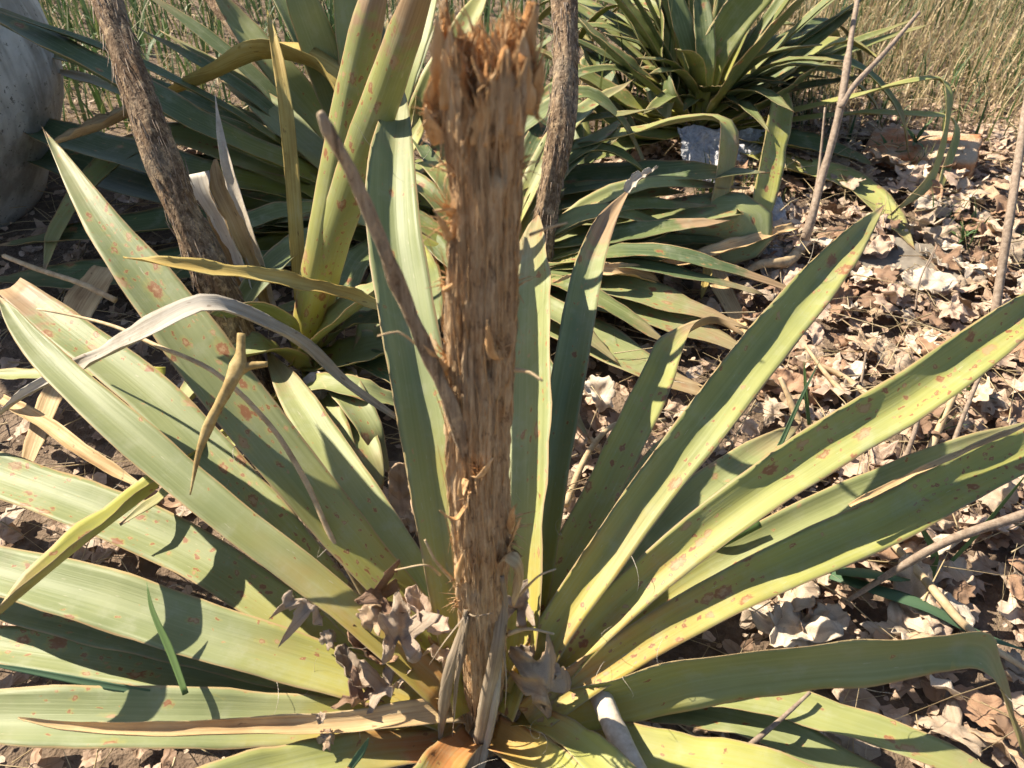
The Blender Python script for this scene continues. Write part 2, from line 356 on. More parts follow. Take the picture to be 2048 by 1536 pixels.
# ------------------------------------------------------------------ yucca plants
CROWN = G(972, 1462, .0)
def solve(pts, h0, L, hmin, bulge, hfix=None):
    ds = [0.0]
    for a, b in zip(pts, pts[1:]): ds.append(ds[-1] + math.hypot(b[0] - a[0], b[1] - a[1]))
    ts = [d / ds[-1] for d in ds]
    def mk(h): return [G(p[0], p[1], h0 + (h - h0) * t + bulge * 4 * t * (1 - t)) for p, t in zip(pts, ts)]
    if hfix is not None: return mk(hfix)
    h = hmin
    while h < .5:
        P = mk(h)
        if sum((b - a).length for a, b in zip(P, P[1:])) <= L: return P
        h += .005
    return mk(hmin)

EDGE = []
def leaf(parent, pts, wpx, L=.52, h0=.035, hmin=.06, bulge=.015, hfix=None, roll=0, arc=.95, vee=.12, col=(.35, .1, .6, .6), wave=.0016,
         mat=None, name="leaf", label=None, prof=PROF, n=30, w=None, t=.5, seed=None, trim=1.0, side=None, jag=0):
    P = solve(pts, h0, L, hmin, bulge, hfix) if len(pts[0]) == 2 else [G(*p) for p in pts]
    if w is None: w = px_width(P, wpx, t, itp(roll, t) if isinstance(roll, list) else roll, side)
    aa = itp(arc, t) if isinstance(arc, list) else arc
    if aa < 1.6: w = min(.085, w / (math.sin(aa / 2) / (aa / 2)))
    me, LL = blade_mesh(name, P, w, mat or M_LEAF, arc, vee, roll, n, prof=prof, wave=wave, seed=seed if seed is not None else random.random() * 50, trim=trim, side=side, jag=jag)
    if name == 'leaf' and parent.get('fil') and mat is None:
        m_ = 9; EDGE.extend((me.vertices[i * m_ + j].co.copy(), (me.vertices[i * m_ + j].co - me.vertices[i * m_ + 4].co).normalized()) for i in range(4, n - 3) for j in (0, 8))
    if DBG: print('LEAF', name, 'w=%.3f L=%.2f' % (w, LL), [tuple(round(c, 2) for c in (p.x, p.y, p.z)) for p in P[::2]])
    o = link(name, me, parent, col)
    if label: o["label"] = label
    return o

yuc = empty("yucca", CROWN, "large yucca rosette with a snapped fibrous flower stalk standing in its centre", "plant", "yucca plants"); yuc["fil"] = 1
WIDE = [(0, .70), (.1, .70), (.25, .82), (.45, .97), (.6, 1), (.75, .92), (.86, .68), (.94, .36), (1, .02)]
ML = dict(prof=WIDE)
# left side, back to front (points run base -> tip)
leaf(yuc, [(920, 1330), (850, 1185), (770, 1060), (684, 940), (600, 810), (533, 700)], 80, .44, h0=.045, roll=6, col=(.12, .15, .15, .6), arc=.7, **ML)
leaf(yuc, [(925, 1350), (800, 1195), (700, 1080), (570, 925), (430, 745), (302, 575), (200, 440), (85, 255)], 118, .62, h0=.05, roll=10, col=(1.3, .04, .2, .2), arc=.7, prof=[(0, .7), (.15, .72), (.4, .98), (.55, 1), (.68, .86), (.8, .56), (.92, .25), (1, .01)])
leaf(yuc, [(890, 1400), (800, 1325), (700, 1228), (600, 1112), (500, 1000), (395, 885), (280, 775), (150, 675), (20, 575)], 98, .60, h0=.03, roll=8, col=(1.0, .05, .3, 2.6), arc=.6, trim=.88, **ML)
leaf(yuc, [(905, 1400), (860, 1362), (690, 1214), (474, 1050), (260, 870), (150, 772), (60, 680), (-5, 590)], 84, .56, h0=.06, hmin=.12, roll=8, col=(.05, .02, .9, .1), arc=.8, bulge=.02, prof=[(0, .9), (.2, .8), (.4, .95), (.6, 1), (.8, .8), (.92, .5), (1, .02)])
leaf(yuc, [(880, 1395), (740, 1325), (640, 1265), (540, 1208), (436, 1138), (328, 1080), (150, 1007), (0, 953), (-230, 865)], 106, .62, h0=.035, roll=8, col=(.9, .05, .25, .3), arc=.6, **ML)
leaf(yuc, [(900, 1425), (800, 1388), (698, 1354), (560, 1312), (419, 1271), (216, 1203), (0, 1143), (-200, 1085)], 126, .60, h0=.045, hmin=.09, roll=8, col=(.16, .02, .4, .3), arc=.65, **ML)
leaf(yuc, [(890, 1420), (700, 1375), (500, 1325), (250, 1262), (0, 1205), (-200, 1160)], 95, .60, h0=.025, hmin=.05, roll=4, col=(.4, .02, .4, .3), arc=.6, **ML)
leaf(yuc, [(880, 1430), (690, 1402), (450, 1362), (206, 1322), (0, 1292), (-250, 1255)], 92, .60, h0=.02, hmin=.03, roll=4, col=(.8, .03, .3, .3), arc=.6, **ML)
leaf(yuc, [(905, 1448), (800, 1440), (600, 1445), (286, 1440), (0, 1438), (-250, 1440)], 128, .60, h0=.035, hmin=.07, roll=6, col=(.3, .02, .5, .3), arc=.75, **ML)
# bottom
leaf(yuc, [(935, 1468), (870, 1492), (750, 1505), (600, 1535), (400, 1590), (150, 1680)], 95, .5, h0=.03, hmin=.09, roll=4, col=(.2, .3, 2, .3), arc=.7, t=.35, **ML)
leaf(yuc, [(945, 1475), (900, 1515), (840, 1620), (760, 1800)], 100, .4, h0=.035, hmin=.10, roll=0, col=(.05, .5, 3, .2), arc=.8, t=.3, **ML)
leaf(yuc, [(985, 1470), (1040, 1500), (1110, 1560), (1200, 1660), (1350, 1800)], 112, .45, h0=.03, hmin=.09, roll=-8, col=(.1, .6, 2, .2), arc=1.2, vee=.3, t=.3, **ML)
leaf(yuc, [(1035, 1440), (1110, 1455), (1180, 1505), (1260, 1580), (1400, 1740)], 70, .45, h0=.045, hmin=.11, roll=10, col=(.1, .55, 1, .2), arc=.9, t=.3, **ML)
leaf(yuc, [(1040, 1450), (1180, 1478), (1330, 1512), (1533, 1555), (1850, 1660)], 98, .5, h0=.02, hmin=.06, roll=6, col=(.15, .5, .6, .2), arc=.7, **ML)
# back
leaf(yuc, [(945, 1420), (912, 1250), (865, 950), (838, 780), (808, 610), (788, 480), (783, 380), (788, 280), (800, 160)], 116, .60, h0=.05, roll=2, col=(.1, .02, .4, .2), arc=1.2, vee=.38, **ML)
leaf(yuc, [(995, 1420), (1033, 1280), (1042, 1100), (1050, 890), (1054, 660), (1060, 540), (1076, 430)], 128, .50, h0=.05, roll=26, col=(.55, .1, .3, .5), arc=.8, **ML)
leaf(yuc, [(1010, 1400), (1060, 1230), (1085, 1080), (1110, 900), (1142, 719), (1170, 565), (1195, 485), (1225, 425), (1262, 375)], 70, .58, h0=.035, roll=-14, col=(.2, .05, .3, 2.4), arc=1.3, vee=.3, **ML)
leaf(yuc, [(1255, 385, .255), (1272, 362, .262), (1290, 350, .265), (1315, 334, .268)], 24, mat=M_GREY, name="dead_leaf_tip", label="shrivelled grey leaf tip", arc=2.6, prof=[(0, .8), (.3, 1), (.6, .7), (1, .15)], n=14, jag=.4)
# right side, back to front
leaf(yuc, [(1020, 1390), (1085, 1210), (1118, 1140), (1154, 1070), (1197, 993), (1230, 924), (1264, 856), (1297, 788), (1332, 715), (1375, 665), (1430, 645), (1490, 672)], 74, .50, h0=.05, roll=[(0, -18), (.7, -18), (.85, 30), (1, 60)], col=(.5, .4, .4, .9), arc=[(0, 1.0), (.6, 1.0), (1, 2.2)], vee=.28, n=44, **ML)
leaf(yuc, [(1035, 1395), (1090, 1290), (1140, 1210), (1214, 1105), (1288, 1000), (1381, 880), (1508, 716), (1605, 600), (1695, 495), (1768, 410)], 98, .58, h0=.06, roll=-20, col=(.4, .3, .7, .2), arc=1.0, vee=.30, **ML)
leaf(yuc, [(1040, 1400), (1180, 1230), (1350, 1040), (1480, 930), (1600, 850)], 80, .42, h0=.02, hmin=.05, roll=-4, col=(.3, .1, .5, .5), arc=.9, **ML)
leaf(yuc, [(1045, 1415), (1120, 1330), (1200, 1245), (1300, 1153), (1400, 1070), (1480, 1010), (1590, 935), (1700, 865), (1810, 800), (1930, 715), (2048, 628), (2200, 520)], 104, .62, h0=.05, roll=-19, col=(1.2, .38, .6, .2), arc=1.0, vee=.30, **ML)
leaf(yuc, [(1060, 1410), (1240, 1265), (1420, 1140), (1600, 1045), (1800, 955), (2120, 830)], 70, .58, h0=.02, hmin=.04, roll=-8, col=(.3, .1, .5, .4), arc=1.1, **ML)
leaf(yuc, [(1055, 1440), (1110, 1398), (1240, 1312), (1309, 1268), (1449, 1190), (1600, 1118), (1758, 1048), (1893, 975), (2048, 900), (2250, 800)], 104, .60, h0=.055, hmin=.09, roll=-22, col=(1.3, .5, 1, .2), arc=.9, vee=.27, **ML)
leaf(yuc, [(1050, 1445, .03), (1130, 1420, .045), (1240, 1395, .06), (1379, 1355, .085), (1500, 1337, .10), (1640, 1323, .112), (1800, 1308, .118), (1900, 1296, .118), (1965, 1303, .11), (1998, 1360, .085), (2025, 1440, .055), (2060, 1540, .03)], 82, w=.045, roll=[(0, -40), (.15, -66), (.5, -74), (.68, -72), (.8, -30), (1, 10)], col=(.05, .12, .3, .4), arc=.7, n=50, t=.4,
     prof=[(0, .8), (.2, .95), (.45, 1), (.62, .85), (.75, .6), (.9, .42), (1, .05)])
leaf(yuc, [(1070, 1445), (1200, 1415), (1400, 1392), (1520, 1400), (1620, 1425), (1760, 1470), (1880, 1515), (2080, 1590)], 66, .58, h0=.015, hmin=.05, roll=6, col=(.5, .25, .3, .3), arc=.8, **ML)
leaf(yuc, [(1080, 1450), (1300, 1420), (1500, 1450), (1700, 1540), (1900, 1640)], 70, .5, h0=.01, hmin=.03, roll=4, col=(.3, .1, .3, .3), arc=.8, **ML)
# lower leaves seen in the gaps
leaf(yuc, [(1040, 1400), (1150, 1200), (1260, 1010), (1420, 800)], 70, .5, h0=.01, hmin=.03, roll=0, col=(.4, .1, .2, .4), arc=.8, **ML)
# dead curled leaf lying over the left leaves
leaf(yuc, [(925, 1425, .05), (860, 1425, .064), (700, 1447, .072), (520, 1455, .080), (300, 1462, .090), (140, 1455, .097), (36, 1436, .104)], 54, roll=12, arc=[(0, 1.2), (.25, 2.2), (.5, 3.2), (1, 3.8)], vee=0, mat=M_STRAW, name="dead_leaf", label="dry tan leaf rolled lengthwise, lying over green leaves", wave=.001, t=.3,
     prof=[(0, 1.), (.15, 1.1), (.4, 1), (.7, .85), (.9, .6), (1, .1)])

# ---- the broken stalk of the main plant
YS = CROWN.y
stalk = link("stalk", bpy.data.meshes.new("tmp"), yuc)
ctab = [(1480, 974, 92), (1400, 968, 84), (1300, 968, 94), (1180, 963, 108), (1080, 964, 128), (1000, 958, 138), (900, 955, 136), (800, 957, 140), (700, 960, 148), (600, 962, 156), (500, 966, 150), (400, 972, 152), (300, 968, 164), (240, 966, 188), (180, 974, 196), (118, 978, 200)]
cs = [V(c, y, YS) for y, c, w in ctab]; rs = [w * .462 * proj(p)[2] / F_PX for (y, c, w), p in zip(ctab, cs)]
cs[0].z = -.01
NA, NR = 180, 320
C, SL = catmull(cs, NR)
rt = [(i / (len(rs) - 1), r) for i, r in enumerate(rs)]
Ls = [0.0]
for a, b in zip(cs, cs[1:]): Ls.append(Ls[-1] + (b - a).length)
rt = [(l / Ls[-1], r) for l, r in zip(Ls, rs)]
def jagf(a):
    # a = 0 at image right (+x), pi/2 away from camera
    j = .012 * mn.noise((math.cos(a) * 2.3, math.sin(a) * 2.3, 5)) + .005 * mn.noise((math.cos(a) * 7, math.sin(a) * 7, 2)) + .003 * mn.noise((math.cos(a) * 19, math.sin(a) * 19, 4))
    for a0, wd, hh in ((math.pi * 1.02, .32, .019), (math.pi * .62, .3, .006), (.25, .38, .018), (math.pi * .30, .22, .016), (math.pi * 1.62, .18, .008), (math.pi * 1.33, .3, -.012), (-.9, .2, -.004)):
        d = abs((a - a0 + math.pi) % (2 * math.pi) - math.pi)
        if d < wd: j += hh * (1 - (d / wd) ** 2)
    return j
vt, fc, uv = [], [], []
PITS = [(-1.10, V(1022, 300, YS).z, .0045, .0075, .009), (-1.25, V(985, 700, YS).z, .002, .005, .006), (-1.3, V(980, 660, YS).z, .003, .004, .004), (-1.9, V(930, 1130, YS).z, .003, .011, .004), (-2.4, V(900, 880, YS).z, .002, .016, .003), (-.9, V(1010, 450, YS).z, .0022, .02, .003)]
def rdisp(a, z, k):
    ca, sa = math.cos(a), math.sin(a)
    d = .0018 * mn.noise((ca * 2.2, sa * 2.2, z * 7)) + .0010 * mn.noise((ca * 7, sa * 7, z * 7)) + .0006 * mn.noise((ca * 17, sa * 17, z * 9)) + .0004 * mn.noise((ca * 36, sa * 36, z * 14))
    d += .0016 * max(0, mn.noise((ca * 5, sa * 5, z * 70 + 9))) + .0008 * mn.noise((ca * 12, sa * 12, z * 110))
    for k_, (f1, f2) in enumerate(((2.2, 6), (4.6, 10), (8, 15))):                     # plates where strips of bark have torn away
        tz = mn.noise((ca * f1 + 4 + k_, sa * f1, z * f2)); d -= .0010 * min(1, max(0, (tz - .10) / .035))
    for pa, pz, pw, ph, pd in PITS:
        da = ((a - pa + math.pi) % (2 * math.pi) - math.pi) * .018; d -= pd * math.exp(-(da / pw) ** 4 - ((z - pz) / ph) ** 4)
    return d * (.35 + .65 * min(1, max(0, (z - .08) / .10)))
for i in range(NR + 1):
    t = i / NR
    for j in range(NA):
        a = 2 * math.pi * j / NA; r = itp(rt, t); z = C[i].z
        jj = jagf(a) * max(0, (t - .86) / .14) ** 2
        rr = r + rdisp(a, z, t) + (.0015 * max(0, (t - .9) / .1) * mn.noise((math.cos(a) * 6, math.sin(a) * 6, 8)))
        vt.append(Vector((C[i].x + rr * math.cos(a), C[i].y + rr * math.sin(a), z + jj))); uv.append((t, j / NA))
for i in range(NR):
    for j in range(NA):
        a = i * NA + j; b = i * NA + (j + 1) % NA; fc.append((a, b, b + NA, a + NA))
# torn rim turned inward to a ragged pith floor
top0 = NR * NA; rtop = itp(rt, 1.0); ct = C[-1]
for k, (rf, dz, jm) in enumerate(((.88, .001, 1.0), (.74, -.003, .8), (.55, -.005, .5), (.35, -.006, .35), (.15, -.007, .25))):
    for j in range(NA):
        a = 2 * math.pi * j / NA; rr = rtop * rf * (1 + .10 * mn.noise((math.cos(a) * 5, math.sin(a) * 5, k * 3)))
        zz = ct.z + jagf(a) * jm + dz + .014 * mn.noise((math.cos(a) * 6 * rf, math.sin(a) * 6 * rf, k * 7 + 1)) * (k > 0)
        vt.append(Vector((ct.x + rr * math.cos(a), ct.y + rr * math.sin(a), zz))); uv.append((1, j / NA))
    o0 = top0 + k * NA
    for j in range(NA):
        a = o0 + j; b = o0 + (j + 1) % NA; fc.append((a, b, b + NA, a + NA))
fc.append(tuple(top0 + 5 * NA + j for j in range(NA)))
sm = mesh("stalk", vt, fc, M_STALK, uv); sm.materials.append(M_PITH)
mi = [0] * len(sm.polygons)
for k in range(NR * NA, len(mi)): mi[k] = 1
sm.polygons.foreach_set("material_index", mi)
stalk.data = sm; stalk["label"] = "snapped brown fibrous flower stalk with a ragged splintered top"
def on_stalk(px, py, a=None, out=0.0):
    """point on the stalk surface seen at that pixel (near side)"""
    z = V(px, py, YS).z; tt = min(range(NR + 1), key=lambda i: abs(C[i].z - z)); r = itp(rt, tt / NR)
    p = V(px, py, YS); dx = max(-.98, min(.98, (p.x - C[tt].x) / r)); return Vector((C[tt].x + r * dx, C[tt].y - r * math.sqrt(1 - dx * dx) - out, z))
# splinters round the torn top: flat tapering slivers
def sliver(parent, P, w, mat, name="splinter", th=.0018, arc=.8, label=None, roll=0, n=10, prof=((0, 1), (.3, .95), (.7, .6), (1, .05)), side=None, jag=.0):
    me, _ = blade_mesh(name, P, w, mat, arc, 0, roll, n, 4, list(prof), 0, th, side, random.random() * 40, jag=jag); o = link(name, me, parent)
    if label: o["label"] = label
    return o
SPL = [(885, 190, 872, 30, .010, -.006), (905, 170, 900, 52, .009, -.004), (880, 255, 850, 215, .008, -.008), (1060, 170, 1070, 12, .0075, 0), (1045, 180, 1048, 60, .009, -.003), (995, 200, 990, 58, .009, .006),
       (1012, 190, 1016, 95, .006, -.004), (930, 210, 935, 120, .008, .004), (1075, 190, 1088, 120, .007, -.004), (960, 230, 958, 140, .007, -.012), (1030, 220, 1036, 128, .006, -.010), (868, 240, 862, 150, .006, 0)]
for x0, y0, x1, y1, w, dy in SPL:
    a = on_stalk(x0, y0) if dy < 0 else V(x0, y0, YS + dy); b = V(x1, y1, YS + dy * .6 - .004); m = (a + b) / 2 + Vector((random.uniform(-.002, .002), -.0015, 0))
    sliver(stalk, [a - Vector((0, -.002, .006)), m, b], w, M_SPLINT, side=(1, 0, 0), jag=.5, th=.0025)
# peeled bark curls and knots down the stalk
for x0, y0, x1, y1, x2, y2, w in [(905, 420, 880, 400, 868, 420, .006), (900, 470, 878, 455, 872, 425, .005), (890, 560, 868, 558, 905, 566, .003), (1000, 680, 985, 655, 975, 640, .006), (880, 740, 862, 715, 848, 690, .005),
                                  (955, 905, 965, 890, 985, 915, .006), (935, 915, 925, 935, 920, 955, .004), (1020, 1050, 1032, 1030, 1028, 1010, .005), (1015, 1070, 1030, 1055, 1040, 1035, .003), (925, 1130, 915, 1120, 930, 1100, .006), (938, 960, 915, 985, 880, 1020, .0035)]:
    a = on_stalk(x0, y0); b = on_stalk(x1, y1) + Vector((0, -.006, 0)); c = V(x2, y2, YS - .026)
    sliver(stalk, [a, b, c], w, M_SPLINT, "bark_curl", .001, jag=.4)
# long dry husk strips at the foot
sliver(stalk, [on_stalk(934, 1185), on_stalk(926, 1240) + Vector((0, -.0015, 0)), V(905, 1320, YS - .020), V(888, 1410, YS - .024), V(878, 1505, YS - .027)], .0095, M_HUSK, "husk_strip", arc=1.5, n=26, prof=[(0, .3), (.3, .9), (.6, 1), (1, .1)], side=(1, 0, 0), jag=.15)
sliver(stalk, [on_stalk(938, 1195), on_stalk(930, 1270) + Vector((0, -.001, 0)), V(915, 1350, YS - .020), V(906, 1430, YS - .023)], .005, M_HUSK, "husk_strip", arc=1.2, n=18, side=(1, 0, 0), prof=[(0, .3), (.4, 1), (1, .15)], jag=.15)
sliver(stalk, [on_stalk(1004, 1120), on_stalk(1006, 1190) + Vector((0, -.002, 0)), V(996, 1290, YS - .021), V(975, 1400, YS - .026), V(950, 1540, YS - .032)], .0125, M_HUSK, "husk_strip", arc=1.7, n=28, prof=[(0, .25), (.2, .7), (.6, 1), (1, .8)], side=(1, 0, 0), jag=.12)
sliver(stalk, [on_stalk(1003, 1260), V(995, 1370, YS - .024), V(982, 1450, YS - .029), V(960, 1550, YS - .035)], .007, M_GREY, "husk_strip", arc=1.4, n=22, side=(1, 0, 0), prof=[(0, .2), (.3, .9), (1, .8)], jag=.1)
for x0, y0, x1, y1, w in ((932, 1195, 903, 1490, .0018), (936, 1202, 914, 1380, .0014), (930, 1215, 876, 1400, .0012), (1004, 1250, 1010, 1420, .0013), (998, 1300, 978, 1500, .002), (940, 1190, 985, 1225, .0011), (934, 1195, 858, 1330, .001)):
    a = on_stalk(x0, y0); b = V(x1, y1, YS - .027); sliver(stalk, [a, (a + b) / 2 + Vector((random.uniform(-.003, .003), -.004, .003)), b], w, M_HUSK, "husk_thread", .0006, n=10)
sliver(stalk, [on_stalk(950, 1425), V(946, 1480, YS - .024), V(940, 1560, YS - .032)], .015, M_HUSK, "husk_strip", arc=1., n=16, side=(1, 0, 0), prof=[(0, .4), (.3, 1), (1, .8)], jag=.15)
sliver(stalk, [on_stalk(1005, 1090), V(1030, 1110, YS - .022), V(1042, 1150, YS - .02), V(1025, 1210, YS - .024)], .018, M_STRAW, "bract", arc=1.5, n=14, side=(1, .3, 0), prof=[(0, .4), (.4, 1), (.8, .7), (1, .1)], jag=.3)
# side shoot, a dead branch leaning towards the camera
bt = tube_mesh("side_branch", [V(950, 930, YS - .002), V(915, 840, YS - .013), V(874, 745, YS - .017), V(818, 622, YS - .022), V(760, 480, YS - .028), V(705, 345, YS - .032), V(640, 225, YS - .036)],
               [(0, .0066), (.14, .0058), (.28, .0037), (.6, .0030), (.9, .0024), (.97, .0026), (1, .0012)], M_BRANCH, 14, 70, .35, 3)
link("side_branch", bt, stalk)["label"] = "thin dead side branch leaning out from the stalk"
for P, r in [([V(880, 1150, YS - .008), V(850, 1130, YS - .02), V(790, 1140, YS - .02)], .0009), ([V(905, 1160, YS - .01), V(870, 1120, YS - .02), V(850, 1080, YS - .02)], .0013), ([V(1040, 1190, YS - .012), V(1080, 1150, YS - .02), V(1112, 1138, YS - .02)], .0011),
             ([V(1015, 1268, YS - .014), V(1060, 1258, YS - .025), V(1108, 1268, YS - .03)], .0015), ([V(885, 745, YS - .012), V(800, 665, YS - .02), V(755, 672, YS - .02)], .0008), ([V(1030, 740, YS - .02), V(1060, 745, YS - .03), V(1085, 762, YS - .035)], .0011),
             ([V(1060, 470, YS - .004), V(1100, 455, YS - .01), V(1135, 445, YS - .012)], .0008)]:
    link("side_twig", tube_mesh("side_twig", P, [(0, r), (1, r * .5)], M_TWIGTAN, 6, 10, .2, r * 999), stalk)
# fine fibres all over the stalk
def hairs(name, items, mat, parent=None):
    vt, fc, uv = [], [], []
    for P, w in items:
        b0 = len(vt); n = len(P)
        for i, p in enumerate(P):
            d = (P[min(i + 1, n - 1)] - P[max(i - 1, 0)]).normalized(); s = d.cross(Vector((.3, -1, .2))).normalized(); nn = s.cross(d); ww = w * (1 - .8 * i / (n - 1)) * .5
            for q in (s, nn * .7 - s * .5, -nn * .7 - s * .5): vt.append(p + q * ww); uv.append((0, i / (n - 1)))
        for i in range(n - 1):
            for j in range(3): a = b0 + i * 3 + j; b = b0 + i * 3 + (j + 1) % 3; fc.append((a, b, b + 3, a + 3))
    return link(name, mesh(name, vt, fc, mat, uv), parent)
it = []
for k in range(650):
    i = random.randint(8, NR - 1); a = random.uniform(0, 2 * math.pi); r = itp(rt, i / NR) + .0005
    if C[i].z < .12 and random.random() < .7: continue
    pass; dr = Vector((math.cos(a), math.sin(a), 0)); p = Vector((C[i].x, C[i].y, C[i].z)) + dr * r
    l = random.uniform(.006, .040) * (1 if C[i].z > .06 else .6); sg = random.choice((1, 1, -1)); fl = random.uniform(.0, .45) ** 2.2; tw = Vector((-dr.y, dr.x, 0)) * random.gauss(0, .07)
    it.append(([p - dr * .001, p + ZV * sg * l * .5 + dr * l * fl * .3 + tw * l * .3, p + ZV * sg * l + dr * l * fl + tw * l], random.uniform(.0003, .0011)))
for tx, ty, tn, tl in ((882, 430, 16, .014), (888, 468, 14, .013), (880, 560, 8, .01), (878, 700, 9, .012), (884, 745, 10, .012), (992, 655, 10, .010), (960, 900, 16, .010), (935, 945, 10, .011), (1028, 1040, 22, .014), (1022, 1075, 14, .010), (925, 1130, 14, .010), (870, 228, 26, .012), (1070, 205, 18, .010), (900, 330, 8, .012), (1045, 560, 8, .01), (912, 1190, 14, .014), (1048, 330, 10, .01)):
    for k in range(tn):
        p = on_stalk(tx + random.uniform(-9, 9), ty + random.uniform(-14, 14)); o_ = Vector((p.x - C[NR // 2].x, p.y - YS, 0)).normalized(); d = (o_ * random.uniform(.2, 1) + ZV * random.choice((1, 1, -1)) * random.uniform(.3, 1) + Vector((random.gauss(0, .25), random.gauss(0, .25), 0))).normalized(); l = tl * random.uniform(.4, 1.2)
        it.append(([p - o_ * .001, p + d * l * .5 + ZV * .001, p + d * l + Vector((random.gauss(0, .001), 0, random.gauss(0, .001)))], random.uniform(.0005, .0018)))
for k in range(420):
    a = random.uniform(0, 2 * math.pi); rf = random.uniform(.25, 1.05); p = Vector((ct.x + math.cos(a) * rtop * rf, ct.y + math.sin(a) * rtop * rf, ct.z + jagf(a) * .8 - random.uniform(.002, .012)))
    q = p + Vector((random.uniform(-.005, .005), random.uniform(-.005, .005), random.uniform(.003, .013))); it.append(([p, (p + q) / 2 + Vector((random.uniform(-.001, .001), 0, 0)), q], random.uniform(.0006, .0024)))
tag(hairs("fibres", it, M_SPLINT, stalk), kind="stuff")
it = []
for k in range(46):
    p, o_ = random.choice(EDGE); d = (o_ + Vector((random.gauss(0, .6), random.gauss(0, .6), random.gauss(.2, .5)))).normalized(); ax = Vector((random.gauss(0, 1), random.gauss(0, 1), random.gauss(0, 1))).normalized(); q = p.copy(); P_ = [q.copy()]; c_ = random.uniform(.15, .55)
    for i in range(9): q = q + d * .0032; d = Matrix.Rotation(c_, 3, ax) @ d; P_.append(q.copy())
    it.append((P_, .00055))
tag(hairs("leaf_filaments", it, M_PALEWOOD, yuc), kind="stuff")

# ------------------------------------------------------------------ yuccas behind
def stalk_old(parent, P, R, label=None, seed=0, nh=420):
    o = link("stalk", tube_mesh("stalk", P, R, M_OLDSTALK, 40, 160, .22, seed, freq=16), parent)
    if label: o["label"] = label
    Cc, L = catmull(P, 60); it = []
    for k in range(nh):
        i = random.randint(1, 58); a = random.uniform(0, 6.28); r = itp(R, i / 60) if isinstance(R, list) else R; d = (Cc[i + 1] - Cc[i]).normalized(); s = d.cross(Vector((0, -1, 0))).normalized(); q = s.cross(d)
        dr = s * math.cos(a) + q * math.sin(a); p = Cc[i] + dr * r * .98; l = random.uniform(.005, .028); sg = random.choice((1, -1, -1))
        it.append(([p, p + d * sg * l * .5 + dr * l * .12, p + d * sg * l + dr * l * random.uniform(.0, .35)], random.uniform(.0008, .003)))
    tag(hairs("fibres", it, M_TWIG, o), kind="stuff"); return o

# plant just behind, to the left: two broad yellowing leaves, an old stalk and withered blades
cb = G(600, 745, 0)
yb = empty("yucca", cb, "yucca behind with two broad upright yellowing leaves and a leaning shaggy stalk", "plant", "yucca plants")
def bl(par, pts, wpx, **k): k.setdefault("arc", .9); return leaf(par, pts, wpx, **k)
STRAP = [(0, .8), (.2, 1), (.6, 1), (.8, .8), (.93, .45), (1, .04)]
bl(yb, [(600, 735, .02), (612, 640, .09), (650, 450, .21), (700, 190, .34), (748, -20, .43), (790, -170, .48)], 90, col=(.8, .3, .4, 2.4), prof=STRAP, label="broad yellow green leaf browning at its tip", t=.6, arc=1.9, vee=.3, side=(-1, .05, 0))
bl(yb, [(625, 700, .02), (645, 560, .14), (700, 380, .26), (775, 170, .37), (838, -10, .45), (880, -140, .5)], 94, col=(.9, .3, .3, 2.4), prof=STRAP, t=.55, arc=1.9, vee=.35, side=(-1, .05, 0))
bl(yb, [(800, 640, .19), (745, 610, .215), (640, 578, .25), (480, 548, .285), (340, 528, .30), (246, 513, .305)], 46, w=.015, jag=.1, mat=M_OCHRE, name="dead_leaf", prof=STRAP, arc=1.4, roll=20)
bl(yb, [(560, 790, .06), (470, 860, .10), (380, 915, .13), (300, 985, .13), (150, 1100, .15), (0, 1225, .15), (-60, 1275, .14)], 60, w=.026, col=(.5, .75, .4, .6), prof=[(0, .5), (.3, .55), (.5, .8), (.7, 1), (.88, .6), (1, .05)], arc=1.0, vee=.6, t=.65, roll=-18, label="yellow striped leaf bent down across the green leaves")
bl(yb, [(570, 800, .05), (460, 890, .075), (330, 985, .10), (240, 1050, .10)], 26, col=(.1, .3, .2, .3), prof=STRAP, arc=.6)
bl(yb, [(790, 835, .12), (700, 775, .17), (600, 690, .225), (520, 645, .265), (410, 612, .295), (300, 665, .275), (160, 735, .19), (60, 785, .16), (0, 828, .13), (-60, 880, .10)], 60, w=.024, jag=.12, mat=M_GREY, name="dead_leaf", label="bleached grey withered leaf arching over", prof=[(0, .35), (.2, .55), (.38, .95), (.5, 1), (.7, .7), (.9, .35), (1, .1)], arc=[(0, 2.6), (.4, 1.2), (.6, 1.4), (1, 3.4)], n=44, roll=[(0, 40), (.45, -8), (1, 20)])
bl(yb, [(530, 640, .07), (495, 555, .115), (450, 450, .17), (412, 385, .205), (400, 345, .225)], 44, w=.034, mat=M_BLEACH, name="dead_leaf", prof=[(0, .35), (.4, .5), (.75, .75), (.92, 1.1), (1, 1.05)], arc=[(0, 2.4), (.7, 1.3), (1, .5)], side=(.85, -.5, 0), label="bleached dry leaf with a wide torn end", jag=.12)
bl(yb, [(545, 640, .07), (515, 540, .12), (470, 430, .185), (442, 370, .215), (432, 318, .24)], 38, w=.026, mat=M_STRAW, name="dead_leaf", prof=[(0, .5), (.4, .8), (.8, 1), (.95, .6), (1, .2)], arc=1.0, vee=.3, side=(.9, -.4, 0), jag=.2)
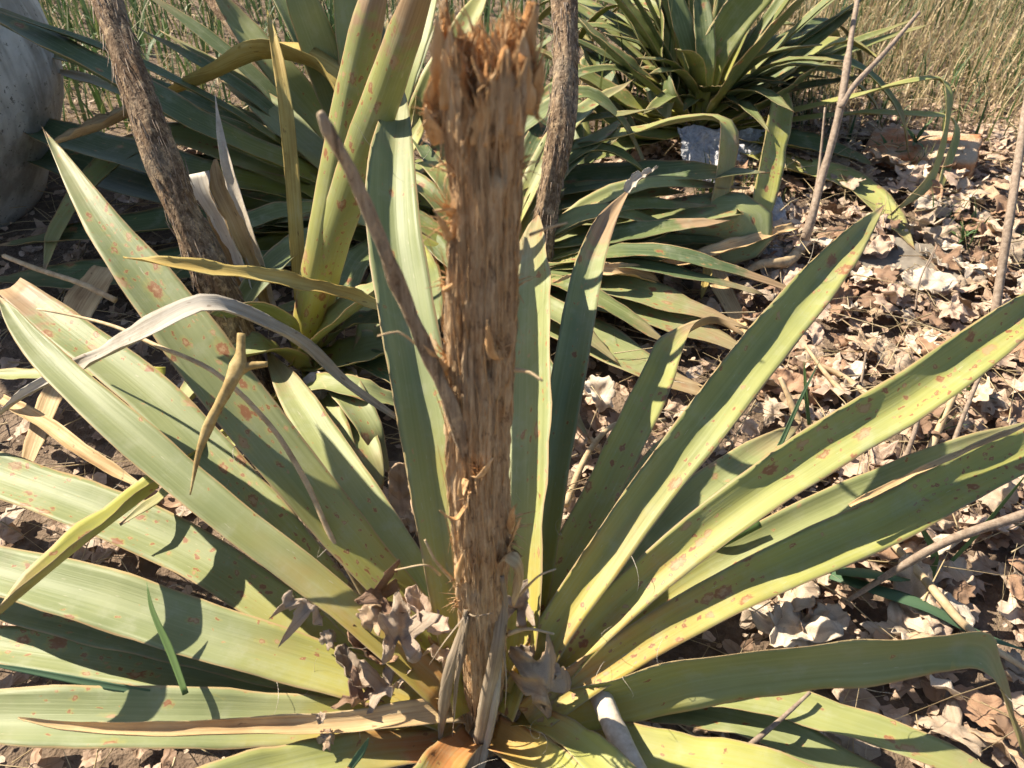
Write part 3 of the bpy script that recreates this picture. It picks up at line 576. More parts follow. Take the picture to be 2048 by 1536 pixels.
for P_, w_, c_ in ([(640, 720, .03), (690, 780, .07), (740, 860, .06), (780, 950, .02)], .036, (.6, .1, .1, .4)), ([(620, 740, .03), (650, 820, .06), (690, 910, .05), (720, 1000, .015)], .034, (.4, .2, .1, .4)), ([(560, 780, .03), (640, 770, .07), (740, 790, .07), (860, 830, .03)], .034, (.3, .1, .1, .4)), ([(640, 700, .03), (700, 650, .08), (770, 640, .10), (850, 660, .09)], .034, (.3, .05, .1, .4)), ([(600, 700, .04), (560, 640, .10), (500, 620, .12), (420, 660, .09), (350, 740, .03)], .034, (.2, .05, .1, .4)), ([(650, 730, .03), (720, 720, .06), (800, 760, .06), (880, 860, .02)], .036, (.5, .05, .1, .6)), ([(600, 760, .02), (560, 860, .05), (560, 960, .05), (600, 1060, .02)], .03, (.3, .15, .1, .6)):
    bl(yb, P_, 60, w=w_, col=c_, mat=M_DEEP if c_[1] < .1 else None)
bl(yb, [(552, 640, .05), (505, 500, .14), (465, 370, .20), (440, 260, .25), (430, 188, .28)], 36, mat=M_PALEWOOD, name="dead_leaf", prof=[(0, .7), (.3, 1), (.7, .7), (1, .03)], arc=1.6, side=(1, .2, 0))
bl(yb, [(520, 640, .05), (470, 520, .12), (430, 440, .16), (400, 390, .18)], 34, mat=M_STRAW, name="dead_leaf", prof=STRAP, arc=2.4, side=(1, .2, 0))
bl(yb, [(600, 600, .08), (590, 430, .17), (578, 280, .24), (565, 170, .29), (535, 20, .35)], 30, col=(.3, .7, .2, 1), prof=STRAP, arc=1.0, side=(1, .3, 0), mat=M_OCHRE, name="dead_leaf")
bl(yb, [(640, 740, .03), (700, 830, .05), (740, 910, .05), (765, 980, .03)], 62, col=(.4, .2, .1, .4), prof=STRAP)
bl(yb, [(620, 730, .03), (700, 720, .06), (780, 700, .07), (860, 690, .07)], 70, col=(.3, .15, .1, .4))
bl(yb, [(600, 720, .04), (660, 660, .09), (740, 600, .12), (830, 520, .13)], 60, col=(.5, .1, .1, .4))
bl(yb, [(600, 740, .03), (540, 700, .08), (470, 720, .08), (380, 800, .05), (330, 860, .03)], 60, col=(.3, .15, .1, .4))
stalk_old(yb, [G(520, 800, 0), G(470, 660, .085), G(425, 555, .145), G(375, 440, .20), G(325, 320, .255), G(285, 210, .30), G(240, 80, .35), G(200, -40, .395), G(175, -120, .42)],
          [(0, .019), (.3, .0185), (.5, .0165), (.7, .0155), (1, .0145)], "shaggy brown old flower stalk leaning to the side", 2)

# far left-centre plant
cc = G(745, 420, 0)
yc = empty("yucca", cc, "sprawling yucca at the back with dark leaves fanning towards the concrete urn", "plant", "yucca plants")
for pts, w, k in [
    ([(730, 400, .05), (560, 330, .12), (380, 250, .20), (200, 150, .27), (0, 45, .32), (-90, 0, .33)], 62, {}),
    ([(720, 410, .05), (560, 330, .10), (420, 262, .13), (260, 190, .17), (88, 135, .19)], 44, dict(col=(.1, .2, .1, .8))),
    ([(720, 430, .05), (560, 385, .09), (350, 345, .12), (150, 290, .13), (-40, 215, .13)], 64, {}),
    ([(720, 440, .04), (560, 420, .06), (350, 400, .07), (120, 330, .08), (-60, 260, .08)], 70, {}),
    ([(720, 440, .05), (600, 370, .09), (430, 300, .12), (330, 280, .125), (230, 330, .11), (130, 440, .07), (88, 545, .04)], 44, dict(col=(.4, .25, .1, .3), label="narrow green leaf arching over and hanging to the ground")),
    ([(725, 450, .04), (560, 460, .06), (380, 450, .07), (200, 470, .06), (0, 490, .04)], 80, {}),
    ([(720, 470, .03), (560, 500, .04), (380, 540, .04), (180, 560, .03), (-40, 560, .02)], 80, {}),
    ([(735, 390, .06), (690, 250, .15), (640, 110, .24), (590, -30, .33), (570, -100, .36)], 78, dict(col=(.1, .12, .1, .3))),
    ([(745, 390, .06), (730, 250, .15), (712, 110, .24), (690, -40, .33), (680, -120, .37)], 72, dict(col=(.1, .15, .1, .3))),
    ([(738, 390, .06), (660, 270, .13), (560, 150, .21), (470, 40, .27), (400, -60, .33)], 60, dict(col=(.1, .1, .1, .3))),
    ([(760, 390, .06), (770, 300, .12), (810, 150, .22), (850, 20, .29), (880, -90, .34)], 60, dict(col=(.1, .2, .1, .3))),
    ([(765, 390, .06), (820, 280, .11), (880, 150, .19), (950, 20, .26), (990, -60, .30)], 55, dict(col=(.1, .3, .1, .3))),
    ([(750, 400, .06), (660, 330, .10), (600, 280, .12), (520, 210, .15), (440, 160, .17)], 70, dict(col=(.1, .05, .1, .3))),
    ([(760, 400, .06), (690, 210, .2), (650, 150, .23), (590, 122, .245), (520, 118, .245), (420, 160, .225), (340, 190, .205), (310, 205, .195)], 48, dict(mat=M_OCHRE, name="dead_leaf", label="curled golden brown leaf arching towards the stalk", arc=[(0, .6), (.5, 1.6), (1, 2.8)])),
    ([(330, 205, .20), (280, 222, .19), (210, 255, .175), (95, 292, .155)], 16, dict(mat=M_STRAW, name="dead_leaf", arc=2.6)),
    # right-hand leaves, folding over
    ([(800, 420, .04), (950, 360, .08), (1080, 318, .11), (1250, 270, .14), (1400, 238, .155), (1448, 250, .152), (1450, 320, .115), (1425, 440, .05)], 66, dict(w=.046, col=(.6, .3, .1, .5), n=44, arc=.6, roll=[(0, 0), (.5, 14), (.72, 20), (1, 0)], prof=[(0, .8), (.3, 1), (.7, 1), (.9, .85), (1, .5)], label="striped leaf folded over at a sharp bend, its end hanging")),
    ([(810, 440, .04), (980, 420, .06), (1150, 400, .08), (1300, 388, .085), (1368, 385, .085)], 90, dict(col=(.7, .05, .1, .2), arc=.5, prof=STRAP)),
    ([(810, 450, .04), (1000, 405, .07), (1200, 365, .09), (1400, 350, .10), (1540, 345, .10)], 58, dict(arc=.7)),
    ([(800, 470, .03), (980, 490, .045), (1150, 475, .06), (1300, 450, .07), (1450, 420, .07), (1498, 425, .068), (1490, 470, .05), (1330, 500, .03), (1180, 560, .02)], 78, dict(col=(.7, .1, .1, .5), n=44, arc=.5, prof=[(0, .8), (.3, 1), (.6, 1), (.8, .7), (1, .15)])),
    ([(800, 490, .03), (1000, 530, .04), (1150, 505, .05), (1260, 480, .06), (1380, 440, .07)], 92, dict(col=(.5, .05, .1, .5), arc=.5)),
    ([(820, 500, .03), (1000, 560, .03), (1200, 600, .035), (1400, 665, .03), (1520, 720, .02)], 70, dict(col=(.7, .1, .1, .7), arc=.5)),
    ([(820, 480, .03), (1000, 520, .04), (1210, 570, .045), (1380, 620, .04), (1500, 660, .03)], 60, dict(col=(.5, .1, .1, .9), arc=.6)),
    ([(820, 520, .02), (1000, 600, .025), (1200, 690, .025), (1330, 760, .02), (1450, 800, .015)], 74, dict(col=(.5, .1, .1, .9), arc=.5)),
    ([(840, 430, .05), (880, 330, .09), (910, 240, .12), (850, 200, .15), (820, 260, .14)], 60, dict(col=(.6, .1, .1, .5), arc=.5)),
    ([(830, 450, .03), (840, 520, .05), (830, 580, .06), (880, 640, .04)], 60, dict(col=(.4, .1, .1, .5), arc=.5)),
    ([(900, 470, .05), (1010, 400, .09), (1120, 330, .12), (1190, 300, .13), (1270, 330, .11), (1330, 420, .05)], 60, dict(w=.04, col=(.05, .1, .1, .3))),
    ([(880, 470, .04), (1000, 440, .06), (1150, 440, .07), (1290, 470, .06), (1420, 530, .03)], 60, dict(w=.042, col=(.5, .1, .1, .5))),
    ([(880, 500, .04), (1020, 540, .05), (1160, 545, .055), (1300, 520, .05), (1460, 480, .03)], 60, dict(w=.042, col=(.05, .1, .1, .5))),
    ([(880, 520, .03), (1000, 570, .045), (1130, 640, .05), (1240, 730, .03)], 60, dict(w=.042, col=(.4, .1, .1, .5))),
    ([(860, 520, .03), (960, 620, .04), (1080, 740, .04), (1180, 880, .02)], 60, dict(w=.042, col=(.05, .1, .1, .5))),
    ([(780, 470, .05), (720, 520, .08), (680, 600, .08), (660, 700, .04)], 60, dict(w=.042, col=(.05, .1, .1, .5))),
    ([(790, 480, .05), (770, 560, .07), (740, 660, .07), (700, 780, .03)], 60, dict(w=.042, col=(.4, .2, .1, .5))),
    ([(820, 480, .05), (850, 560, .07), (850, 680, .06), (820, 800, .03)], 60, dict(w=.042, col=(.05, .2, .1, .5))),
    ([(760, 440, .06), (640, 470, .11), (540, 540, .12), (470, 640, .08), (440, 740, .03)], 60, dict(w=.040, col=(.05, .1, .1, .5))),
    ([(760, 430, .06), (620, 420, .10), (500, 450, .11), (380, 520, .09), (280, 620, .04)], 60, dict(w=.042, col=(.05, .1, .1, .5))),
    ([(900, 420, .06), (1000, 300, .13), (1080, 230, .17), (1170, 190, .19), (1240, 240, .16), (1290, 330, .10)], 60, dict(w=.036, col=(.05, .1, .1, .5))),
    ([(1330, 600, .02), (1300, 560, .05), (1210, 545, .07), (1100, 570, .06)], 30, dict(mat=M_STRAW, name="dead_leaf", arc=2.2)),
    ([(1590, 455, .04), (1450, 500, .05), (1330, 535, .05), (1180, 560, .04)], 26, dict(mat=M_STRAW, name="dead_leaf", arc=1.6)),
]:
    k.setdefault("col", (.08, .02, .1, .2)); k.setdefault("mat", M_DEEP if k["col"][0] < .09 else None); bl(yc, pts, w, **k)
stalk_old(yc, [G(1075, 600, 0), G(1082, 520, .05), G(1098, 400, .12), G(1120, 270, .19), G(1130, 130, .26), G(1126, 0, .32), G(1122, -90, .36)],
          [(0, .0155), (.3, .0145), (.45, .0165), (.7, .0165), (1, .016)], "straight brown old flower stalk with peeling fibres", 5)
stalk_old(yc, [G(760, 400, .0), G(690, 310, .07), G(610, 210, .13), G(520, 100, .19), G(440, 0, .24), G(370, -90, .28)], [(0, .022), (1, .021)], "thick old stalk leaning behind the leaves", 9, 200)

# far right plant
cdn = G(1400, 262, 0)
yd = empty("yucca", cdn, "bushy dark green yucca at the back by the dry grass", "plant", "yucca plants")
for pts, w, k in [
    ([(1410, 250, .04), (1450, 190, .10), (1520, 100, .19), (1590, 20, .26), (1660, -60, .32)], 46, {}),
    ([(1400, 240, .04), (1420, 130, .13), (1470, 40, .20), (1540, -40, .26), (1600, -110, .3)], 70, dict(col=(.15, .25, .1, .2))),
    ([(1415, 250, .04), (1480, 200, .08), (1600, 110, .16), (1720, 10, .24)], 42, {}),
    ([(1415, 255, .04), (1480, 225, .07), (1570, 150, .12), (1650, 95, .16), (1700, 88, .165), (1760, 120, .15)], 40, dict(col=(.3, .5, .1, .3))),
    ([(1420, 258, .03), (1480, 240, .06), (1560, 195, .10), (1640, 130, .13)], 36, {}),
    ([(1420, 260, .03), (1540, 235, .07), (1680, 200, .11), (1820, 165, .145), (1880, 160, .148), (1897, 195, .13), (1880, 300, .07), (1850, 370, .035), (1780, 430, .012)], 26, dict(w=.022, n=50, col=(.1, .4, .1, .3), arc=.6, prof=[(0, 1), (.6, 1), (.85, .9), (1, .2)], label="long leaf with a kink, its end hanging straight down")),
    ([(1420, 265, .03), (1560, 245, .06), (1700, 228, .075), (1840, 230, .08), (1900, 235, .078), (1912, 260, .065), (1890, 340, .03), (1870, 420, .01)], 34, dict(w=.022, n=44, col=(.1, .45, .1, .3), arc=.6, prof=STRAP)),
    ([(1400, 255, .04), (1450, 215, .08), (1500, 190, .10), (1545, 175, .11), (1560, 200, .10), (1545, 300, .07), (1520, 420, .035), (1492, 530, .01)], 62, dict(w=.046, n=44, col=(.6, .6, .1, .6), arc=.6, prof=[(0, .8), (.4, 1), (.6, 1), (.8, .8), (1, .05)], label="wide yellow green leaf bent over with its tip hanging down")),
    ([(1390, 245, .04), (1330, 150, .12), (1325, 60, .18), (1315, -40, .24)], 30, dict(col=(.1, .2, .1, .3))),
    ([(1380, 245, .04), (1330, 200, .09), (1330, 160, .11), (1335, 200, .09), (1338, 240, .07)], 26, {}),
    ([(1380, 245, .04), (1280, 160, .12), (1200, 90, .17), (1140, 20, .21)], 50, {}),
    ([(1385, 245, .04), (1300, 110, .15), (1240, 10, .22), (1190, -70, .27)], 44, dict(col=(.1, .2, .1, .3))),
    ([(1395, 245, .04), (1380, 120, .14), (1350, 10, .22), (1330, -70, .27)], 42, {}),
    ([(1400, 245, .04), (1410, 110, .15), (1400, -10, .23), (1395, -80, .28)], 42, {}),
    ([(1370, 250, .04), (1250, 210, .08), (1150, 150, .12), (1060, 90, .15)], 48, dict(col=(.2, .2, .1, .3))),
    ([(1370, 260, .03), (1280, 240, .05), (1200, 150, .09), (1160, 60, .13)], 40, dict(col=(.2, .3, .1, .3))),
    ([(1375, 265, .03), (1280, 275, .04), (1210, 240, .06), (1180, 180, .08)], 36, dict(col=(.2, .2, .1, .3))),
    ([(1370, 268, .03), (1260, 290, .035), (1170, 320, .03), (1100, 330, .02)], 40, dict(col=(.3, .2, .1, .4))),
    ([(1420, 270, .02), (1540, 285, .035), (1640, 300, .03), (1750, 330, .02)], 40, {}),
    ([(1425, 275, .02), (1560, 330, .02), (1700, 370, .015), (1780, 440, .01), (1830, 500, .008)], 36, dict(col=(.2, .35, .1, .4))),
    ([(1160, 300, .06), (1175, 280, .09), (1150, 200, .13), (1165, 420, .03)], 30, dict(col=(.1, .1, .1, .2))),
    ([(1360, 250, .04), (1240, 130, .10), (1195, 125, .10), (1230, 210, .07), (1275, 260, .045)], 30, {}),
]:
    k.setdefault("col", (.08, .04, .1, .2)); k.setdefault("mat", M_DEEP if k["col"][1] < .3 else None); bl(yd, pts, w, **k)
for k in range(44):
    a = random.choice((random.uniform(-.3, 1.8), random.uniform(1.2, 3.6))); l = random.uniform(.26, .56); el = random.uniform(.25, 1.15); d = Vector((math.cos(a), math.sin(a), 0))
    p0 = cdn + d * .015 + ZV * .03; p3 = cdn + d * l * math.cos(el) + ZV * (l * math.sin(el)); pm = (p0 + p3) / 2 + ZV * .03 * l
    me, _ = blade_mesh("leaf", [p0, pm, p3], random.uniform(.022, .036), M_DEEP, .9, .1, 0, 16, 6, wave=.001, seed=k)
    link("leaf", me, yd, (.1, random.uniform(0, .3), .1, .3))
for k in range(22):
    a = random.uniform(-math.pi, .3); l = random.uniform(.12, .30); el = random.uniform(.15, .8); d = Vector((math.cos(a), math.sin(a), 0))
    p0 = cdn + d * .015 + ZV * .05; p3 = cdn + d * l * math.cos(el) + ZV * (.05 + l * math.sin(el) * .8); pm = (p0 + p3) / 2 + ZV * .12 * l
    me, _ = blade_mesh("leaf", [p0, pm, p3], random.uniform(.022, .036), M_DEEP, .9, .1, 0, 16, 6, wave=.001, seed=k)
    link("leaf", me, yd, (.1, random.uniform(0, .2), .1, .3))
for k in range(26):
    a = random.uniform(.2, 2 * math.pi); l = random.uniform(.3, .5); el = random.uniform(.15, .75); d = Vector((math.cos(a), math.sin(a), 0))
    if d.y < -.2: el *= .4; l *= .7
    p0 = cc + d * .015 + ZV * .03; p3 = cc + d * l * math.cos(el) + ZV * (l * math.sin(el)); pm = (p0 + p3) / 2 + ZV * .05 * l
    me, _ = blade_mesh("leaf", [p0, pm, p3], random.uniform(.03, .045), M_DEEP, .9, .1, 0, 16, 6, wave=.001, seed=k)
    link("leaf", me, yc, (.15, random.uniform(0, .2), .1, .3))

ce = G(975, 585, 0)
ye = empty("yucca", ce, "low tangled yucca mostly hidden behind the snapped stalk", "plant", "yucca plants")
rr = random.Random(11)
for k in range(40):
    a = rr.uniform(-.55, math.pi + .55); l = rr.uniform(.26, .46); el = rr.uniform(.08, .5) * (1 if math.sin(a) > .3 else .5); d = Vector((math.cos(a), math.sin(a), 0)); sd_ = Vector((-d.y, d.x, 0)) * rr.gauss(0, .04)
    p0 = ce + d * .015 + ZV * .03; pm = ce + d * l * .5 * math.cos(el) + ZV * (.03 + l * .6 * math.sin(el)) + sd_; p3 = ce + d * l + ZV * max(.012, .02 + l * math.sin(el) * rr.uniform(.1, 1.0)) + sd_ * 2
    q = proj(p3)
    me, _ = blade_mesh("leaf", [p0, pm, p3], rr.uniform(.028, .042), rr.choice((M_DEEP, M_DEEP, M_LEAF)), rr.uniform(.5, 1.1), .1, rr.uniform(-15, 15), 18, 6, wave=.0012, seed=k)
    link("leaf", me, ye, (rr.uniform(.1, .7), rr.uniform(0, .25), .1, rr.choice((.3, .6, 2.))))
for k in range(20):
    a = rr.uniform(-.4, math.pi + .5); l = rr.uniform(.30, .55); d = Vector((math.cos(a), math.sin(a), 0)); h = rr.uniform(.08, .2); sd_ = Vector((-d.y, d.x, 0)) * rr.gauss(0, .06)
    P_ = [cdn + ZV * .04, cdn + d * l * .35 + ZV * h * .9, cdn + d * l * .62 + ZV * h + sd_ * .5, cdn + d * l * .85 + ZV * h * .6 + sd_, cdn + d * l * .95 + ZV * .02 + sd_ * 1.3]
    me, _ = blade_mesh("leaf", P_, rr.uniform(.022, .034), M_DEEP, .7, .1, rr.uniform(-15, 15), 26, 6, wave=.001, seed=k, prof=STRAP); link("leaf", me, yd, (.15, rr.uniform(0, .3), .1, .5))
for k in range(16):
    a = rr.uniform(1.4, math.pi + .35); l = rr.uniform(.35, .62); el = rr.uniform(.1, .7); d = Vector((math.cos(a), math.sin(a), 0))
    p0 = cc + d * .015 + ZV * .03; p3 = cc + d * l * math.cos(el) + ZV * (.02 + l * math.sin(el)); pm = (p0 + p3) / 2 + ZV * .06 * l
    me, _ = blade_mesh("leaf", [p0, pm, p3], rr.uniform(.03, .042), M_DEEP, .9, .1, 0, 16, 6, wave=.001, seed=k); link("leaf", me, yc, (.1, rr.uniform(0, .15), .1, .4))

# ------------------------------------------------------------------ concrete urn, brick, stones, foil
def lathe(name, prof, seg, mat, c, amp=0.0):
    vt, fc = [], []
    for r, z in prof:
        for j in range(seg):
            a = 2 * math.pi * j / seg; k = 1 + amp * mn.noise((math.cos(a) * 3, math.sin(a) * 3, z * 9)); vt.append((c.x + r * k * math.cos(a), c.y + r * k * math.sin(a), c.z + z))
    for i in range(len(prof) - 1):
        for j in range(seg): a = i * seg + j; b = i * seg + (j + 1) % seg; fc.append((a, b, b + seg, a + seg))
    fc.append(tuple(range(seg))[::-1]); fc.append(tuple((len(prof) - 1) * seg + j for j in range(seg)))
    return mesh(name, vt, fc, mat)
def mat_concrete():
    s = NT("weathered_concrete"); co = s.n("TexCoord").outputs["Object"]; a = s.noise(co, 7, 6, .65); b = s.noise(co, 60, 4, .6)
    col = s.ramp(s.math('ADD', s.math('MULTIPLY', a, .7), s.math('MULTIPLY', b, .3)), [(.3, (.30, .285, .255)), (.5, (.52, .505, .465)), (.7, (.66, .645, .60))])
    col = s.mix(s.math('MULTIPLY', s.step(s.noise(co, 110, 4, .7), .60, .66), .75), col, (.06, .055, .04)); col = s.mix(s.math('MULTIPLY', s.step(s.noise(s.scale(co, (14, 14, 2.2)), 1, 4, .6), .5, .62), .55), col, (.15, .13, .10))
    col = s.mix(s.math('MULTIPLY', s.step(s.noise(s.scale(co, (12, 12, 3)), 1, 3), .58, .7), .5), col, (.12, .11, .08))
    s.bump(s.math('ADD', a, b), .5, .006); return s.fin(col, .9, .2)
uc = G(-125, 400, 0)
own(link("urn", lathe("urn", [(.15, -.02), (.165, 0), (.18, .03), (.20, .06), (.22, .10), (.238, .14), (.249, .18), (.252, .22), (.247, .27), (.232, .33), (.215, .40), (.208, .46), (.215, .52), (.25, .57), (.285, .59), (.29, .615), (.26, .62), (.23, .61), (.20, .50)], 72, mat_concrete(), uc, .012)),
    "weathered grey concrete urn with dark lichen specks beside the dark leaves", "urn")

def block(name, c, dims, rotz, tilt, mat, seed, amp=.004, chip=.012, sub=7):
    """a rough squared block: subdivided box with worn corners and a rough skin"""
    import bmesh
    bm = bmesh.new(); bmesh.ops.create_cube(bm, size=1); bmesh.ops.subdivide_edges(bm, edges=bm.edges[:], cuts=sub, use_grid_fill=True)
    for v in bm.verts:
        p = v.co.copy(); e = sorted((abs(p.x), abs(p.y), abs(p.z)))[1]
        q = Vector((p.x * dims[0], p.y * dims[1], p.z * dims[2])); nd = mn.noise(q * 40 + Vector((seed, 0, 0)))
        if e > .46: q *= 1 - (chip * 2 + max(0, mn.noise(q * 25 + Vector((seed, 9, 0)))) * chip * 5)
        v.co = q + p.normalized() * amp * nd
    me = bpy.data.meshes.new(name); bm.to_mesh(me); bm.free(); me.polygons.foreach_set("use_smooth", [True] * len(me.polygons)); me.materials.append(mat)
    o = link(name, me); o.location = c; o.rotation_euler = (tilt[0], tilt[1], rotz); return o
def mat_brick():
    s = NT("orange_brick"); co = s.n("TexCoord").outputs["Object"]; a = s.noise(co, 30, 5, .6); b = s.noise(co, 220, 3, .6)
    col = s.ramp(a, [(.3, (.34, .13, .06)), (.5, (.50, .22, .10)), (.7, (.60, .33, .17))]); z = s.n("SeparateXYZ"); s.t.links.new(co, z.inputs[0])
    top = s.math('MULTIPLY', s.step(z.outputs[2], .018, .027), s.step(s.noise(co, 18, 4), .38, .58)); col = s.mix(s.math('MULTIPLY', top, .85), col, (.46, .37, .26))
    s.bump(s.math('ADD', a, b), .7, .004); return s.fin(col, .9, .2)
M_BRICK = mat_brick()
M_STONE = mat_simple("rough_stone", [(.3, (.22, .19, .16)), (.5, (.42, .37, .32)), (.7, (.62, .57, .51))], 50, .9, .8, .005)
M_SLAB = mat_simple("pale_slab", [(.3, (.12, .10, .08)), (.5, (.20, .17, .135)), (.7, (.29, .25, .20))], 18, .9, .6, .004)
tag(block("brick", G(1840, 314, .004), (.18, .11, .055), math.radians(-30), (.10, -.12), M_BRICK, 3, .003, .02, 10), "orange brick half buried in dry leaves near the grass", "brick")
tag(block("brick_fragment", G(665, 800, .03), (.06, .05, .06), math.radians(30), (.3, .2), M_STONE, 5, .006, .05), "pale mortared chunk of stone under the green leaves behind the stalk", "stone")
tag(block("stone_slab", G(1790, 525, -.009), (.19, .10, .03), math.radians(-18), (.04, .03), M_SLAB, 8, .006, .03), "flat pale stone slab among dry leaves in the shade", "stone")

def mat_foil():
    s = NT("crumpled_foil"); co = s.n("TexCoord").outputs["Object"]; a = s.noise(co, 40, 4, .6)
    vo = s.n("TexVoronoi", feature='DISTANCE_TO_EDGE'); s.w(co, vo.inputs["Vector"]); vo.inputs["Scale"].default_value = 45; vo.inputs["Randomness"].default_value = 1
    wr = s.noise(co, 70, 5, .75)
    s.b.inputs["Metallic"].default_value = .35; s.bump(s.math('ADD', s.math('MULTIPLY', s.step(vo.outputs[0], 0, .5), .35), wr), .9, .006)
    return s.fin(s.ramp(wr, [(.35, (.30, .30, .31)), (.7, (.62, .62, .63))]), .5, .5)
M_FOIL = mat_foil()
def crumple(name, c, sx, sy, tilt, rz, seed, amp):
    n = 44; vt, fc = [], []
    for lay in (0, 1):
        for i in range(n + 1):
            for j in range(n + 1):
                x, y = (i / n - .5) * sx, (j / n - .5) * sy; e = 1 + .13 * mn.noise((math.atan2(y, x) * 2, seed, 0))
                d = mn.noise((x * 30, y * 30, seed)) * amp + abs(mn.noise((x * 70, y * 70, seed + 5))) * amp * .6 + abs(mn.noise((x * 150, y * 150, seed))) * amp * .3
                vt.append((x * e, y * e, d - lay * .0007))
    K = (n + 1) ** 2
    for i in range(n):
        for j in range(n):
            a = i * (n + 1) + j; q = (a, a + n + 1, a + n + 2, a + 1); fc.append(q); fc.append(tuple(v + K for v in q[::-1]))
    o = link(name, mesh(name, vt, fc, M_FOIL, smooth=False)); o.location = c; o.rotation_euler = (tilt, .1, rz); return o
tag(crumple("foil_sheet", G(1455, 315, .02), .17, .12, .5, .15, 2, .012), "crumpled silver foil sheet behind the folded striped leaf", "foil")
tag(crumple("foil_sheet", G(1540, 460, .012), .085, .12, .4, .3, 6, .010), "small crumpled foil piece behind the hanging yellow green leaf tip", "foil")

# ------------------------------------------------------------------ dry leaves
def litter_shape(seed, kind, rings=3, seg=22, cr=1.0):
    """one crumpled dead leaf of unit length in its own space"""
    rr = random.Random(seed); vt = [(0, 0, 0)]; uv = [(0, 0)]; fc = []
    cx, cy = rr.choice((rr.uniform(-.5, .5), rr.uniform(-1.5, 1.5))), rr.uniform(-.6, .6); tw = rr.uniform(-.6, .6)
    if cr > 1: cx, cy, tw = rr.choice((-1, 1)) * rr.uniform(1.6, 2.6), rr.uniform(-.8, .8), rr.uniform(-1.2, 1.2)
    for k in range(1, rings + 1):
        f = k / rings
        for j in range(seg):
            a = 2 * math.pi * j / seg
            if kind == 0:   # lobed
                r = .23 + .32 * (1 - 2 * abs(((5 * (a - math.pi / 2) / (2 * math.pi) + .5) % 1) - .5)) ** 1.15 + .03 * math.cos(a * 13 + seed) + .05 * mn.noise((math.cos(a) * 4 + seed, math.sin(a) * 4, 9))
                if abs((a - 1.5 * math.pi + math.pi) % (2 * math.pi) - math.pi) < .25: r *= .5
            elif kind == 1:  # oval, pointed
                r = .27 / math.sqrt((math.cos(a) * 1.0) ** 2 + (math.sin(a) * .52) ** 2) + .02 * rr.uniform(-1, 1)
            else:           # torn piece
                r = .30 + .22 * mn.noise((math.cos(a) * 2.2 + seed, math.sin(a) * 2.2, 3)) + .06 * mn.noise((math.cos(a) * 7 + seed, math.sin(a) * 7, 3))
            x, y = math.cos(a) * r * f, math.sin(a) * r * f
            z = cx * x * x + cy * y * y + tw * x * y + .13 * cr * mn.noise((x * 5 + seed, y * 5, 0)) + .045 * cr * mn.noise((x * 13 + seed, y * 13, 4)) * f
            vt.append((x * (1 - .25 * abs(cx) * abs(x)), y, z)); uv.append((x, y))
    for j in range(seg): fc.append((0, 1 + j, 1 + (j + 1) % seg))
    for k in range(rings - 1):
        for j in range(seg):
            a = 1 + k * seg + j; b = 1 + k * seg + (j + 1) % seg; fc.append((a, a + seg, b + seg, b))
    return vt, fc, uv
def thick(vt, fc, uv, seg, t=.008):
    """a back layer and a rim, so a dead leaf has thickness"""
    n = len(vt); v2 = vt + [(x, y, z - t) for x, y, z in vt]; f2 = fc + [tuple(i + n for i in f[::-1]) for f in fc]
    for j in range(seg): a = n - seg + j; b = n - seg + (j + 1) % seg; f2.append((a, a + n, b + n, b))
    return v2, f2, uv + uv
SHP = [litter_shape(s, (0, 2, 1, 2, 2, 1, 0, 2)[s % 8], 3, 18) for s in range(24)]; SHT = [litter_shape(s + 80, 2, 2, 9) for s in range(16)]; SHF = [litter_shape(s, (0, 2, 1, 2, 2, 1, 0, 2)[s % 8], 7, 40) for s in range(24)]
LMESH = []
for s, sh in enumerate(SHF): LMESH.append(mesh("dry_leaf", *((lambda a: (a[0], a[1], M_LITTER, a[2]))(thick(sh[0], sh[1], sh[2], 40, .005)))))
CMESH = [mesh("dry_leaf", *((lambda a: (a[0], a[1], M_LITTER, a[2]))(thick(*litter_shape(s + 50, (0, 2, 0, 1)[s % 4], 8, 44, 1.2), 44, .004)))) for s in range(8)]
def litter_xy():
    """where leaves gather: thick at the right, thin under the plants and towards the grass"""
    while True:
        x, y = random.uniform(-1.3, 1.9), random.uniform(.12, 2.1)
        d = .42 + .58 * min(1, max(0, (x - .02) / .25))
        if y > 1.45: d *= max(.04, 1 - (y - 1.45) * 2.6) * (1 if x > .3 else .5)
        if random.random() < d * (.75 + .5 * mn.noise((x * 4, y * 4, 0))): return x, y
vt, fc, uv = [], [], []
ROT = lambda: (Matrix.Rotation(random.uniform(0, 6.28), 3, 'Z') @ Matrix.Rotation(random.gauss(0, .30), 3, 'X') @ Matrix.Rotation(random.gauss(0, .30), 3, 'Y') @ Matrix.Rotation(random.uniform(0, 6.28), 3, 'Z'))
for k in range(15000):
    x, y = litter_xy(); s = random.choice(SHP); sz = random.uniform(.018, .046) if k < 5200 else random.uniform(.006, .02); s = s if k < 5200 else random.choice(SHT); m = ROT(); b = len(vt); zz = ground_z(x, y) - .008 + random.uniform(.0, .016)
    fl = -1 if random.random() < .4 else 1
    for p in s[0]: vt.append(m @ (Vector((p[0], p[1], p[2] * fl)) * sz) + Vector((x, y, zz)))
    fc += [tuple(i + b for i in f) for f in s[1]]; uv += s[2]
tag(link("leaf_litter", mesh("leaf_litter", vt, fc, M_LITTER, uv)), "brown bed of old fallen leaves covering the ground", kind="stuff")
